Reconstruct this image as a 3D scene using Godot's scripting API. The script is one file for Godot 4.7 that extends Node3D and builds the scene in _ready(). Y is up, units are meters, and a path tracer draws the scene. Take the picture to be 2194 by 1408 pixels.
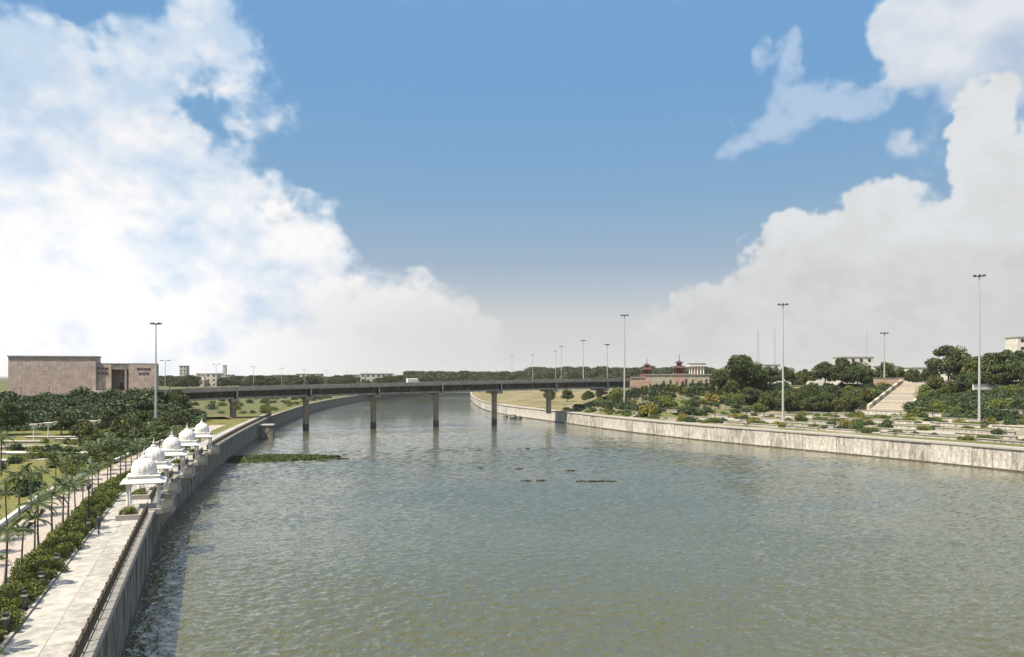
extends Node3D
# A river between two quay walls, a girder bridge, a riverside garden with domed kiosks.
# Water level y = 0, metres; the view runs along -Z.

var rng := RandomNumberGenerator.new()
var M := {}
var used := {}
var fb := FastNoiseLite.new()
var fc := FastNoiseLite.new()

# ---------------------------------------------------------------- helpers
func numbered(called: String) -> String:
	if not used.has(called):
		used[called] = 0
		return called
	used[called] += 1
	return "%s_%03d" % [called, used[called]]

func tag(o: Node, label := "", category := "", group := "", kind := "") -> void:
	if label != "": o.set_meta("label", label)
	if category != "": o.set_meta("category", category)
	if group != "": o.set_meta("group", group)
	if kind != "": o.set_meta("kind", kind)

func thing(called: String, at: Vector3, label: String, category: String, group := "", turn := 0.0) -> Node3D:
	var o := Node3D.new()
	o.name = numbered(called)
	add_child(o)
	o.position = at
	o.rotation.y = turn
	tag(o, label, category, group)
	return o

func copy(src: Node3D, called: String, at: Vector3, turn: float, sc: Vector3, label := "") -> Node3D:
	var c: Node3D = src.duplicate()
	c.name = numbered(called)
	add_child(c)
	c.position = at
	c.rotation.y = turn
	c.scale = sc
	if label != "": c.set_meta("label", label)
	return c

func part(called: String, mesh: Mesh, m: Material, parent: Node, at := Vector3.ZERO, turn := 0.0) -> MeshInstance3D:
	var o := MeshInstance3D.new()
	o.name = called
	o.mesh = mesh
	o.material_override = m
	parent.add_child(o, true)
	o.position = at
	o.rotation.y = turn
	return o

func structure(called: String, mesh: Mesh, m: Material) -> MeshInstance3D:
	var o := part(called, mesh, m, self)
	o.set_meta("kind", "structure")
	return o

func lin(r: float, g: float, b: float) -> Color:
	return Color(r, g, b).linear_to_srgb()

func mat(c: Color, rough := 0.85, metal := 0.0) -> StandardMaterial3D:
	var m := StandardMaterial3D.new()
	m.albedo_color = c
	m.roughness = rough
	m.metallic = metal
	return m

func noise_tex(freq: float, seed_: int, lo: Color, hi: Color, octaves := 5, size := 512, mid := 0.5) -> NoiseTexture2D:
	var n := FastNoiseLite.new()
	n.seed = seed_
	n.frequency = freq
	n.fractal_octaves = octaves
	n.noise_type = FastNoiseLite.TYPE_SIMPLEX_SMOOTH
	var t := NoiseTexture2D.new()
	t.width = size
	t.height = size
	t.seamless = true
	t.noise = n
	var g := Gradient.new()
	g.offsets = PackedFloat32Array([0.0, mid, 1.0])
	g.colors = PackedColorArray([lo, lo.lerp(hi, 0.55), hi])
	t.color_ramp = g
	return t

func bump_tex(freq: float, seed_: int, strength: float, octaves := 4, size := 512) -> NoiseTexture2D:
	var n := FastNoiseLite.new()
	n.seed = seed_
	n.frequency = freq
	n.fractal_octaves = octaves
	n.noise_type = FastNoiseLite.TYPE_SIMPLEX_SMOOTH
	var t := NoiseTexture2D.new()
	t.width = size
	t.height = size
	t.seamless = true
	t.as_normal_map = true
	t.bump_strength = strength
	t.noise = n
	return t

# a mottled, weathered surface: colour noise and fine relief, looked up in world space
func mottled(c: Color, spread: float, tile: Vector3, seed_: int, rough := 0.9, bump := 3.0) -> StandardMaterial3D:
	var m := mat(Color.WHITE, rough)
	m.albedo_texture = noise_tex(0.012, seed_, c.darkened(spread), c.lightened(spread * 0.45), 6)
	m.uv1_triplanar = true
	m.uv1_world_triplanar = true
	m.uv1_scale = tile
	if bump > 0.0:
		m.normal_enabled = true
		m.normal_texture = bump_tex(0.03, seed_ + 5, bump)
	return m

# ---------------------------------------------------------------- mesh builders
func st_new() -> SurfaceTool:
	var s := SurfaceTool.new()
	s.begin(Mesh.PRIMITIVE_TRIANGLES)
	s.set_smooth_group(-1)
	return s

func quad(s: SurfaceTool, a: Vector3, b: Vector3, c: Vector3, d: Vector3) -> void:
	s.add_vertex(a); s.add_vertex(b); s.add_vertex(c)
	s.add_vertex(a); s.add_vertex(c); s.add_vertex(d)

# box from eight corners: bottom p0..p3, top p4..p7 (same order round)
func hexa(s: SurfaceTool, p: Array) -> void:
	var c := Vector3.ZERO
	for v in p: c += v
	c /= 8.0
	for f in [[0, 1, 2, 3], [4, 5, 6, 7], [0, 1, 5, 4], [1, 2, 6, 5], [2, 3, 7, 6], [3, 0, 4, 7]]:
		var a: Vector3 = p[f[0]]; var b: Vector3 = p[f[1]]; var d: Vector3 = p[f[2]]; var e: Vector3 = p[f[3]]
		var n := (d - a).cross(e - b)
		if n.dot((a + b + d + e) / 4.0 - c) > 0.0: quad(s, e, d, b, a)
		else: quad(s, a, b, d, e)

func box(s: SurfaceTool, c: Vector3, size: Vector3) -> void:
	var h := size / 2.0
	hexa(s, [c + Vector3(-h.x, -h.y, -h.z), c + Vector3(h.x, -h.y, -h.z), c + Vector3(h.x, -h.y, h.z), c + Vector3(-h.x, -h.y, h.z),
		c + Vector3(-h.x, h.y, -h.z), c + Vector3(h.x, h.y, -h.z), c + Vector3(h.x, h.y, h.z), c + Vector3(-h.x, h.y, h.z)])

# box with chamfered top and vertical edges
func slab(s: SurfaceTool, c: Vector3, size: Vector3, ch := 0.02) -> void:
	var h := size / 2.0
	box(s, c - Vector3(0, ch / 2.0, 0), size - Vector3(0, ch, 0))
	var y := c.y + h.y
	hexa(s, [Vector3(c.x - h.x, y - ch, c.z - h.z), Vector3(c.x + h.x, y - ch, c.z - h.z), Vector3(c.x + h.x, y - ch, c.z + h.z), Vector3(c.x - h.x, y - ch, c.z + h.z),
		Vector3(c.x - h.x + ch, y, c.z - h.z + ch), Vector3(c.x + h.x - ch, y, c.z - h.z + ch), Vector3(c.x + h.x - ch, y, c.z + h.z - ch), Vector3(c.x - h.x + ch, y, c.z + h.z - ch)])

func bar(s: SurfaceTool, a: Vector3, b: Vector3, w: float, h: float) -> void:
	var d := (b - a).normalized()
	var up := Vector3.UP if absf(d.y) < 0.9 else Vector3.RIGHT
	var r := d.cross(up).normalized() * w / 2.0
	var u := r.cross(d).normalized() * h / 2.0
	hexa(s, [a - r - u, a + r - u, a + r + u, a - r + u, b - r - u, b + r - u, b + r + u, b - r + u])

func tube(s: SurfaceTool, pts: Array, radii: Array, sides := 8) -> void:
	var rings := []
	for i in pts.size():
		var d: Vector3 = (pts[mini(i + 1, pts.size() - 1)] - pts[maxi(i - 1, 0)]).normalized()
		var up := Vector3.RIGHT if absf(d.x) < 0.9 else Vector3.FORWARD
		var r := d.cross(up).normalized()
		var u := r.cross(d).normalized()
		var ring := []
		for k in sides:
			var a := TAU * k / sides
			ring.append(pts[i] + (r * cos(a) + u * sin(a)) * radii[i])
		rings.append(ring)
	s.set_smooth_group(1)
	for i in rings.size() - 1:
		for k in sides:
			var k2 := (k + 1) % sides
			var mid: Vector3 = (rings[i][k] + rings[i + 1][k2]) / 2.0 - (pts[i] + pts[i + 1]) / 2.0
			var nn: Vector3 = (rings[i + 1][k2] - rings[i][k]).cross(rings[i][k2] - rings[i + 1][k])
			if nn.dot(mid) > 0.0: quad(s, rings[i][k2], rings[i + 1][k2], rings[i + 1][k], rings[i][k])
			else: quad(s, rings[i][k], rings[i + 1][k], rings[i + 1][k2], rings[i][k2])
	s.set_smooth_group(-1)
	for k in range(1, sides - 1):
		var l: Array = rings[rings.size() - 1]
		s.add_vertex(l[0]); s.add_vertex(l[k + 1]); s.add_vertex(l[k])

# profile: [[radius, y], ...] from the bottom up
func lathe(s: SurfaceTool, prof: Array, sides := 16, centre := Vector3.ZERO, smooth := true, flute := 0.0, flutes := 0) -> void:
	s.set_smooth_group(1 if smooth else -1)
	for i in prof.size() - 1:
		for k in sides:
			var v := []
			for e in [[i, k], [i + 1, k], [i + 1, k + 1], [i, k + 1]]:
				var a: float = TAU * e[1] / sides
				var r: float = prof[e[0]][0]
				if flutes > 0: r *= 1.0 - flute * absf(sin(a * flutes / 2.0))
				v.append(centre + Vector3(cos(a) * r, prof[e[0]][1], sin(a) * r))
			quad(s, v[3], v[2], v[1], v[0])
	s.set_smooth_group(-1)

func done(s: SurfaceTool) -> ArrayMesh:
	s.generate_normals()
	return s.commit()

func box_mesh(size: Vector3, c := Vector3.ZERO) -> ArrayMesh:
	var s := st_new()
	box(s, c, size)
	return done(s)

# ---------------------------------------------------------------- leaves
class Leaves:
	var v := PackedVector3Array()
	var n := PackedVector3Array()
	var c := PackedColorArray()
	var ix := PackedInt32Array()
	func leaf(p: Vector3, along: Vector3, across: Vector3, col: Color) -> void:
		var b := v.size()
		var nn := along.cross(across).normalized()
		v.append(p - along); v.append(p + across - along * 0.1); v.append(p + along); v.append(p - across - along * 0.1)
		for i in 4:
			n.append(nn); c.append(col)
		ix.append(b); ix.append(b + 1); ix.append(b + 2); ix.append(b); ix.append(b + 2); ix.append(b + 3)
	func mesh() -> ArrayMesh:
		var a := []
		a.resize(Mesh.ARRAY_MAX)
		a[Mesh.ARRAY_VERTEX] = v; a[Mesh.ARRAY_NORMAL] = n; a[Mesh.ARRAY_COLOR] = c; a[Mesh.ARRAY_INDEX] = ix
		var m := ArrayMesh.new()
		m.add_surface_from_arrays(Mesh.PRIMITIVE_TRIANGLES, a)
		return m

func rdir() -> Vector3:
	var z := rng.randf_range(-1, 1)
	var a := rng.randf() * TAU
	var r := sqrt(1.0 - z * z)
	return Vector3(r * cos(a), z, r * sin(a))

func clump(L: Leaves, at: Vector3, rad: Vector3, count: int, size: float, ca: Color, cb: Color) -> void:
	var tone := rng.randf_range(0.65, 1.35)
	for i in count:
		var d := rdir()
		var r := pow(rng.randf(), 0.28)
		var p := at + Vector3(d.x * rad.x, d.y * rad.y, d.z * rad.z) * r
		var al := (d * 0.6 + rdir()).normalized()
		var ac := al.cross(rdir()).normalized()
		var sz := size * rng.randf_range(0.6, 1.3)
		L.leaf(p, al * sz, ac * sz * 0.6, ca.lerp(cb, 0.2 + 0.6 * rng.randf() * rng.randf() + 0.2 * rng.randf()) * tone)

func leaf_mat(back := 0.25) -> StandardMaterial3D:
	var m := mat(Color.WHITE, 0.65)
	m.vertex_color_use_as_albedo = true
	m.cull_mode = BaseMaterial3D.CULL_DISABLED
	m.backlight_enabled = true
	m.backlight = Color(back, back, back * 0.5)
	return m

func bush_mesh(r: Vector3, lumps: int, per: int, size: float, ca: Color, cb: Color) -> ArrayMesh:
	var L := Leaves.new()
	for i in lumps:
		var d := rdir()
		d.y = absf(d.y) * 0.9
		var p := Vector3(d.x * r.x, 0.35 * r.y + d.y * r.y * 0.95, d.z * r.z) * rng.randf_range(0.45, 0.8)
		var q := rng.randf_range(0.32, 0.55)
		clump(L, p, Vector3(r.x, r.y * 0.9, r.z) * q, per, size, ca, cb)
	return L.mesh()

# a broad tree about 12 m high: trunk with limbs, crown of leaf clumps
func make_tree(called: String, label: String, group: String, h: float, w: float, lumps: int, per: int, leaf: float, ca: Color, cb: Color) -> Node3D:
	var t := thing(called, Vector3.ZERO, label, "tree", group)
	var s := st_new()
	var fork := h * 0.3
	tube(s, [Vector3(0, -0.6, 0), Vector3(0.05, fork * 0.5, 0.04), Vector3(0.0, fork, 0.0), Vector3(0.1, h * 0.7, 0.1)], [h * 0.028, h * 0.022, h * 0.018, h * 0.006], 7)
	var L := Leaves.new()
	for i in lumps:
		var a := TAU * i / lumps * 2.4 + rng.randf_range(-0.4, 0.4)
		var f := rng.randf()
		var y := lerpf(h * 0.34, h * 0.86, f)
		var reach := w * 0.5 * sin(PI * clampf(0.25 + 0.66 * f, 0.0, 1.0)) * rng.randf_range(0.45, 0.85)
		var p := Vector3(cos(a) * reach, y, sin(a) * reach)
		if i % 2 == 0:
			tube(s, [Vector3(0, fork * rng.randf_range(0.85, 1.3), 0), p * Vector3(0.55, 0.85, 0.55), p], [h * 0.011, h * 0.007, h * 0.002], 5)
		var q := rng.randf_range(0.13, 0.22)
		clump(L, p, Vector3(w * q, h * q * 0.72, w * q), per, leaf, ca, cb)
	part("trunk", done(s), M.bark, t)
	part("crown", L.mesh(), M.leaf, t)
	return t

# ---------------------------------------------------------------- lie of the land (z here is depth, positive ahead)
const LZ := [-60.0, -20.0, 39.2, 76.9, 100.5, 166.0, 264.0, 320.0, 420.0, 520.0, 640.0, 780.0, 920.0]
const LX := [16.8, 1.6, -20.8, -35.1, -43.8, -61.0, -82.0, -92.0, -106.0, -114.0, -117.0, -106.0, -84.0]
const RZ := [-60.0, 60.0, 110.0, 158.0, 190.0, 210.0, 240.0, 278.0, 326.0, 367.0, 405.0, 450.0, 510.0, 640.0, 780.0, 920.0]
const RX := [150.0, 134.0, 118.0, 100.0, 83.0, 71.0, 54.0, 37.5, 21.0, 6.0, -5.0, -14.5, -22.0, -33.0, -40.0, -40.0]
const WALL_L := 5.0
const WALL_R := 4.6

func along(zs: Array, xs: Array, z: float) -> float:
	var n := zs.size()
	if z <= zs[0]: return xs[0]
	if z >= zs[n - 1]: return xs[n - 1]
	var i := 0
	while z > zs[i + 1]: i += 1
	var h: float = zs[i + 1] - zs[i]
	var t: float = (z - zs[i]) / h
	var m0: float = (xs[i + 1] - xs[maxi(i - 1, 0)]) / (zs[i + 1] - zs[maxi(i - 1, 0)])
	var m1: float = (xs[mini(i + 2, n - 1)] - xs[i]) / (zs[mini(i + 2, n - 1)] - zs[i])
	return hermite(xs[i], xs[i + 1], m0 * h, m1 * h, t)

func hermite(a: float, b: float, ma: float, mb: float, t: float) -> float:
	var t2 := t * t
	var t3 := t2 * t
	return a * (2 * t3 - 3 * t2 + 1) + ma * (t3 - 2 * t2 + t) + b * (3 * t2 - 2 * t3) + mb * (t3 - t2)

func bank_l(z: float) -> float: return along(LZ, LX, z)
func bank_r(z: float) -> float: return along(RZ, RX, z)

# a point OFF metres inland of a quay face, square to it
func pl(z: float, off: float, y: float) -> Vector3:
	var s := (bank_l(z + 1.0) - bank_l(z - 1.0)) / 2.0
	var l := sqrt(1.0 + s * s)
	return Vector3(bank_l(z) - off / l, y, -(z + off * s / l))

func pr(z: float, off: float, y: float) -> Vector3:
	var s := (bank_r(z + 1.0) - bank_r(z - 1.0)) / 2.0
	var l := sqrt(1.0 + s * s)
	return Vector3(bank_r(z) + off / l, y, -(z - off * s / l))

func turn_l(z: float) -> float:   # rotation.y that lays local -Z along the left bank
	var s := (bank_l(z + 1.0) - bank_l(z - 1.0)) / 2.0
	return -atan2(s, 1.0)

func turn_r(z: float) -> float:
	var s := (bank_r(z + 1.0) - bank_r(z - 1.0)) / 2.0
	return -atan2(s, 1.0)

const B0 := Vector3(-73, 0, -281)
const BE := Vector3(0.8977, 0, -0.4407)   # along the bridge, eastwards
const BN := Vector3(0.4407, 0, 0.8977)    # square to it, towards the near side
const SPAN := 24.5

func bridge_at(k: float, off: float, y: float) -> Vector3:
	return B0 + BE * (k * SPAN) + BN * off + Vector3(0, y, 0)

func parapet_top(k: float) -> float:
	var ks := [-8.0, -3.0, -1.66, 1.0, 5.14, 9.0]
	var ys := [12.2, 13.4, 15.1, 16.6, 18.3, 18.6]
	return along(ks, ys, k)

func ss(a: float, b: float, x: float) -> float:
	var t := clampf((x - a) / (b - a), 0.0, 1.0)
	return t * t * (3.0 - 2.0 * t)

func land_l(x: float, z: float) -> float:
	var t := bank_l(z) - x
	var h := lerpf(4.93, 11.0, ss(300, 620, z) * ss(20, 130, t))
	var p := Vector3(x, 0, -z) - B0
	var a := p.dot(BE)
	var d := p.dot(BN)
	var top := parapet_top(a / SPAN) - 1.3
	var wa := 1.0 - ss(-52.0, -36.0, a)
	var wd := 1.0 - ss(7.5, 44.0, d) if d > 0.0 else 1.0 - ss(90.0, 160.0, -d)
	return lerpf(h, top, wa * wd) + fb.get_noise_2d(x * 0.6, z * 0.6) * 0.5 * ss(30, 60, t)

# where the far slope begins, metres behind the quay face
func slope_start(x: float, z: float) -> float:
	var t0 := lerpf(80.0, lerpf(7.0, 92.0, ss(0.15, 0.44, x / maxf(z, 1.0))), ss(225, 280, z))
	return lerpf(t0, 60.0, ss(345, 400, z))

func land_r(x: float, z: float) -> float:
	var t := x - bank_r(z)
	var t0 := slope_start(x, z)
	var top := lerpf(16.0, 14.6, ss(290, 330, z))
	top = lerpf(top, 12.0, ss(380, 520, z))
	var h := lerpf(WALL_R - 0.06 + 0.02 * minf(t, 75.0), top, clampf((t - t0) / 32.0, 0, 1))
	if near_stairs(Vector3(x, 0, -z)): h -= 2.6
	return h + fb.get_noise_2d(x * 0.7, z * 0.7) * 0.6 * ss(t0 - 5.0, t0 + 20.0, t)

# ---------------------------------------------------------------- sky
const CL := [[-32.8, 0.8, 10.0, 8.8, 1.00], [-25.1, 0.9, 11.6, 9.4, 1.00], [-17.5, 1.5, 12.9, 9.1, 1.00], [-10.6, 1.6, 10.7, 7.1, 1.00], [-5.3, 2.3, 4.3, 5.0, 1.00], [-29.9, 9.5, 9.1, 7.9, 1.00], [-22.3, 11.3, 5.8, 4.2, 1.00], [-24.3, 8.8, 8.4, 6.6, 1.00], [-15.7, 8.0, 5.0, 4.3, 1.00], [-20.0, 13.9, 3.4, 2.6, 0.80], [-28.6, 16.6, 7.8, 5.0, 0.95], [-24.3, 20.0, 4.5, 3.3, 0.90], [-21.4, 22.3, 3.5, 2.9, 1.00], [-31.4, 20.1, 3.4, 2.7, 0.85], [-24.8, 16.3, 3.4, 2.6, 0.85], [-18.1, 17.9, 2.5, 4.0, 0.38], [-16.0, 17.5, 2.5, 2.1, 0.33], [-16.6, 12.6, 1.9, 1.6, 0.80], [-13.5, 11.6, 1.9, 1.9, 0.55], [-37.3, 13.4, 7.5, 12.8, 1.00], [-26.5, 14.1, 7.0, 3.8, 0.90], [-32.8, 13.3, 4.8, 4.5, 0.90], [-19.4, 20.6, 1.8, 2.7, 0.60]]
const CR := [[20.1, 5.3, 5.6, 6.3, 1.00], [19.2, 9.1, 2.4, 2.3, 1.00], [25.3, 6.3, 7.2, 6.7, 1.00], [24.7, 10.8, 2.2, 2.4, 1.00], [25.8, 11.6, 1.1, 1.6, 0.90], [31.8, 8.6, 3.3, 7.4, 1.00], [30.8, 15.5, 1.7, 2.5, 1.00], [31.7, 17.2, 1.1, 1.4, 1.00], [30.3, 13.6, 1.8, 2.9, 1.00], [35.8, 9.0, 4.6, 9.0, 1.00], [15.2, 3.8, 3.5, 3.0, 0.90], [11.7, 2.9, 3.9, 2.4, 0.60], [12.7, 5.2, 1.9, 1.3, 0.50]]
const CT := [[28.2, 21.2, 4.2, 3.2, 1.00], [25.8, 21.6, 2.0, 2.3, 1.00], [31.8, 19.5, 4.4, 4.5, 0.95], [26.6, 18.8, 2.4, 1.8, 0.75], [29.6, 17.2, 3.4, 2.6, 0.40], [26.4, 15.0, 0.9, 1.3, 0.50], [27.8, 13.9, 1.4, 1.7, 0.28]]
const CW := [[20.7, 17.9, 3.3, 1.7, 0.80], [17.9, 16.3, 2.6, 1.5, 0.75], [16.2, 15.6, 2.2, 1.1, 0.60], [19.3, 20.4, 1.1, 2.6, 0.60], [17.7, 20.6, 0.7, 1.9, 0.45], [23.3, 17.7, 2.8, 1.4, 0.80], [15.5, 17.0, 0.4, 1.5, 0.40], [24.7, 18.0, 1.4, 1.1, 0.60]]
var sky_grad := Gradient.new()

func bank_of(list: Array, a: float, e: float) -> float:
	var left := 1.0
	for b in list:
		var x: float = (a - b[0]) / b[2]
		if x > 1.0 or x < -1.0: continue
		var y: float = (e - b[1]) / b[3]
		var q := x * x + y * y
		if q < 1.0: left *= 1.0 - b[4] * (1.0 - q)
	return 1.0 - left

func sky_at(az: float, el: float, d: Vector3) -> Color:
	var c := sky_grad.sample(clampf(el / 90.0, 0, 1))
	var n1 := fb.get_noise_3d(d.x * 700, d.y * 700, d.z * 700)
	var n2 := fb.get_noise_3d(d.x * 700 + 300, d.y * 700, d.z * 700 + 100)
	var n3 := fc.get_noise_3d(d.x * 420, d.y * 620, d.z * 420)
	var n4 := fc.get_noise_3d(d.x * 1900 + 70, d.y * 2100, d.z * 1900)
	var inside := (1.0 - ss(34.0, 42.0, absf(az))) * (1.0 - ss(24.0, 32.0, el))
	if inside > 0.0:
		var a := az + n1 * 1.7
		var e := el + n2 * 1.5
		var haze := 1.0 - ss(1.0, 8.0, el)
		# thin wisps
		var f := bank_of(CW, az + n1 * 1.3, el + n2 * 1.1)
		var cv := ss(0.05, 0.8, f + (n3 * 0.5 + n4 * 0.45) * ss(0.0, 0.2, f)) * 0.8
		c = c.lerp(Color(0.74, 0.81, 0.90), cv * inside)
		# the grey-white cloud high up
		f = bank_of(CT, az + n1 * 0.9, el + n2 * 0.9)
		cv = ss(0.12, 0.6, f + (n3 * 0.3 + n4 * 0.22) * ss(0.0, 0.15, f))
		c = c.lerp(Color(0.70, 0.77, 0.86).lerp(Color(0.90, 0.91, 0.93), clampf(0.5 + n3 * 0.9 + (el - 18.5) * 0.11, 0, 1)), cv * inside * 0.97)
		# cumulus towers
		f = bank_of(CR, az + n1 * 0.7 + n4 * 0.5, el + n2 * 0.7)
		cv = ss(0.07, 0.46, f + (n3 * 0.3 + n4 * 0.35) * ss(0.0, 0.12, f))
		c = c.lerp(Color(0.815, 0.812, 0.81).lerp(Color(0.875, 0.89, 0.90), clampf(0.15 + ss(3.0, 14.0, el) * 0.85 + n3 * 0.7 + n4 * 0.3, 0, 1)), cv * inside * lerpf(1.0, 0.9, haze))
		# the great bank
		f = bank_of(CL, a, e)
		cv = ss(0.0, 0.88, f + (n3 * 0.75 + n4 * 0.4) * ss(0.0, 0.2, f) * (1.0 - 0.75 * ss(0.55, 0.95, f)))
		var white := clampf(0.72 + n3 * 1.2 + n1 * 0.4 + n4 * 0.3 - (el - 9.0) * 0.055, 0, 1)
		var cc := Color(0.78, 0.85, 0.93).lerp(Color(0.98, 0.972, 0.972), white)
		cc = cc.lerp(Color(0.86, 0.858, 0.853), ss(-22.0, -3.0, az) * ss(9.0, 3.0, el))
		cc = cc * (1.0 + 0.05 * ss(-8.0, -30.0, az) * ss(17.0, 5.0, el))
		c = c.lerp(cc, cv * inside)
	if inside < 1.0:
		var f := n3 * 0.9 + fb.get_noise_3d(d.x * 160, d.y * 240, d.z * 160) * 0.8
		var cv := ss(-0.4, 0.25, f) * 0.9
		c = c.lerp(Color(0.82, 0.87, 0.93).lerp(Color(0.97, 0.97, 0.97), clampf(0.5 + n1, 0, 1)), cv * (1.0 - inside))
	return c.srgb_to_linear()

func make_sky() -> Sky:
	fb.seed = 7; fb.noise_type = FastNoiseLite.TYPE_SIMPLEX_SMOOTH; fb.frequency = 0.02; fb.fractal_octaves = 5
	fc.seed = 21; fc.noise_type = FastNoiseLite.TYPE_SIMPLEX_SMOOTH; fc.frequency = 0.02; fc.fractal_octaves = 6
	fc.fractal_gain = 0.55
	sky_grad.offsets = PackedFloat32Array([0.0, 0.045, 0.09, 0.145, 0.22, 0.33, 0.66, 1.0])
	sky_grad.colors = PackedColorArray([Color(0.84, 0.838, 0.835), Color(0.81, 0.815, 0.82), Color(0.63, 0.71, 0.79), Color(0.52, 0.67, 0.805), Color(0.46, 0.64, 0.815), Color(0.45, 0.63, 0.835), Color(0.40, 0.55, 0.76), Color(0.36, 0.50, 0.72)])
	var low := Image.create(1024, 512, false, Image.FORMAT_RGBF)
	low.fill(Color(0.2, 0.2, 0.18))
	for y in 257:
		var el := 90.0 - (y + 0.5) / 512.0 * 180.0
		for x in 1024:
			var az := (x + 0.5) / 1024.0 * 360.0 - 180.0
			low.set_pixel((x + 512) % 1024, y, sky_at(az, maxf(el, 0.0), toward(az, el)))
	low.resize(4096, 2048, Image.INTERPOLATE_BILINEAR)
	for y in range(690, 1026):
		var el := 90.0 - (y + 0.5) / 2048.0 * 180.0
		for x in range(1620, 2476):
			var az := (x + 0.5) / 4096.0 * 360.0 - 180.0
			low.set_pixel((x + 2048) % 4096, y, sky_at(az, maxf(el, 0.0), toward(az, el)))
	var pm := PanoramaSkyMaterial.new()
	pm.panorama = ImageTexture.create_from_image(low)
	var sky := Sky.new()
	sky.sky_material = pm
	return sky

func toward(az: float, el: float) -> Vector3:
	var a := deg_to_rad(az)
	var e := deg_to_rad(el)
	return Vector3(sin(a) * cos(e), sin(e), -cos(a) * cos(e))

# ---------------------------------------------------------------- main
func _ready() -> void:
	rng.seed = 4242
	var near := 0.1
	var cam := Camera3D.new()
	cam.name = "camera"
	add_child(cam)
	cam.position = Vector3(0, 18.8, 0)
	cam.set_frustum(2.0 * 704.0 / 1700.0 * near, Vector2(0, 104.0 / 1700.0 * near), near, 20000.0)
	var env := Environment.new()
	env.background_mode = Environment.BG_SKY
	env.sky = make_sky()
	env.tonemap_mode = Environment.TONE_MAPPER_LINEAR
	env.tonemap_exposure = 1.8
	env.background_energy_multiplier = 0.555
	env.sdfgi_enabled = true
	env.ssao_enabled = true
	env.ssil_enabled = true
	env.fog_enabled = true
	env.fog_density = 0.00006
	env.fog_light_color = Color(0.86, 0.87, 0.88)
	var we := WorldEnvironment.new()
	we.name = "world_environment"
	we.environment = env
	add_child(we)
	var sun := DirectionalLight3D.new()
	sun.name = "sun"
	sun.light_energy = 1.6
	sun.light_color = Color(1.0, 0.945, 0.85)
	sun.light_angular_distance = 0.5
	sun.shadow_enabled = true
	add_child(sun)
	sun.look_at_from_position(toward(-125, 58), Vector3.ZERO)
	materials()
	ground()
	quays()
	promenade()
	bridge()
	building()
	prototypes()
	garden()
	kiosks()
	person()
	left_slope()
	right_bank()
	monuments()
	lamps()
	distance()
	river_things()

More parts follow.
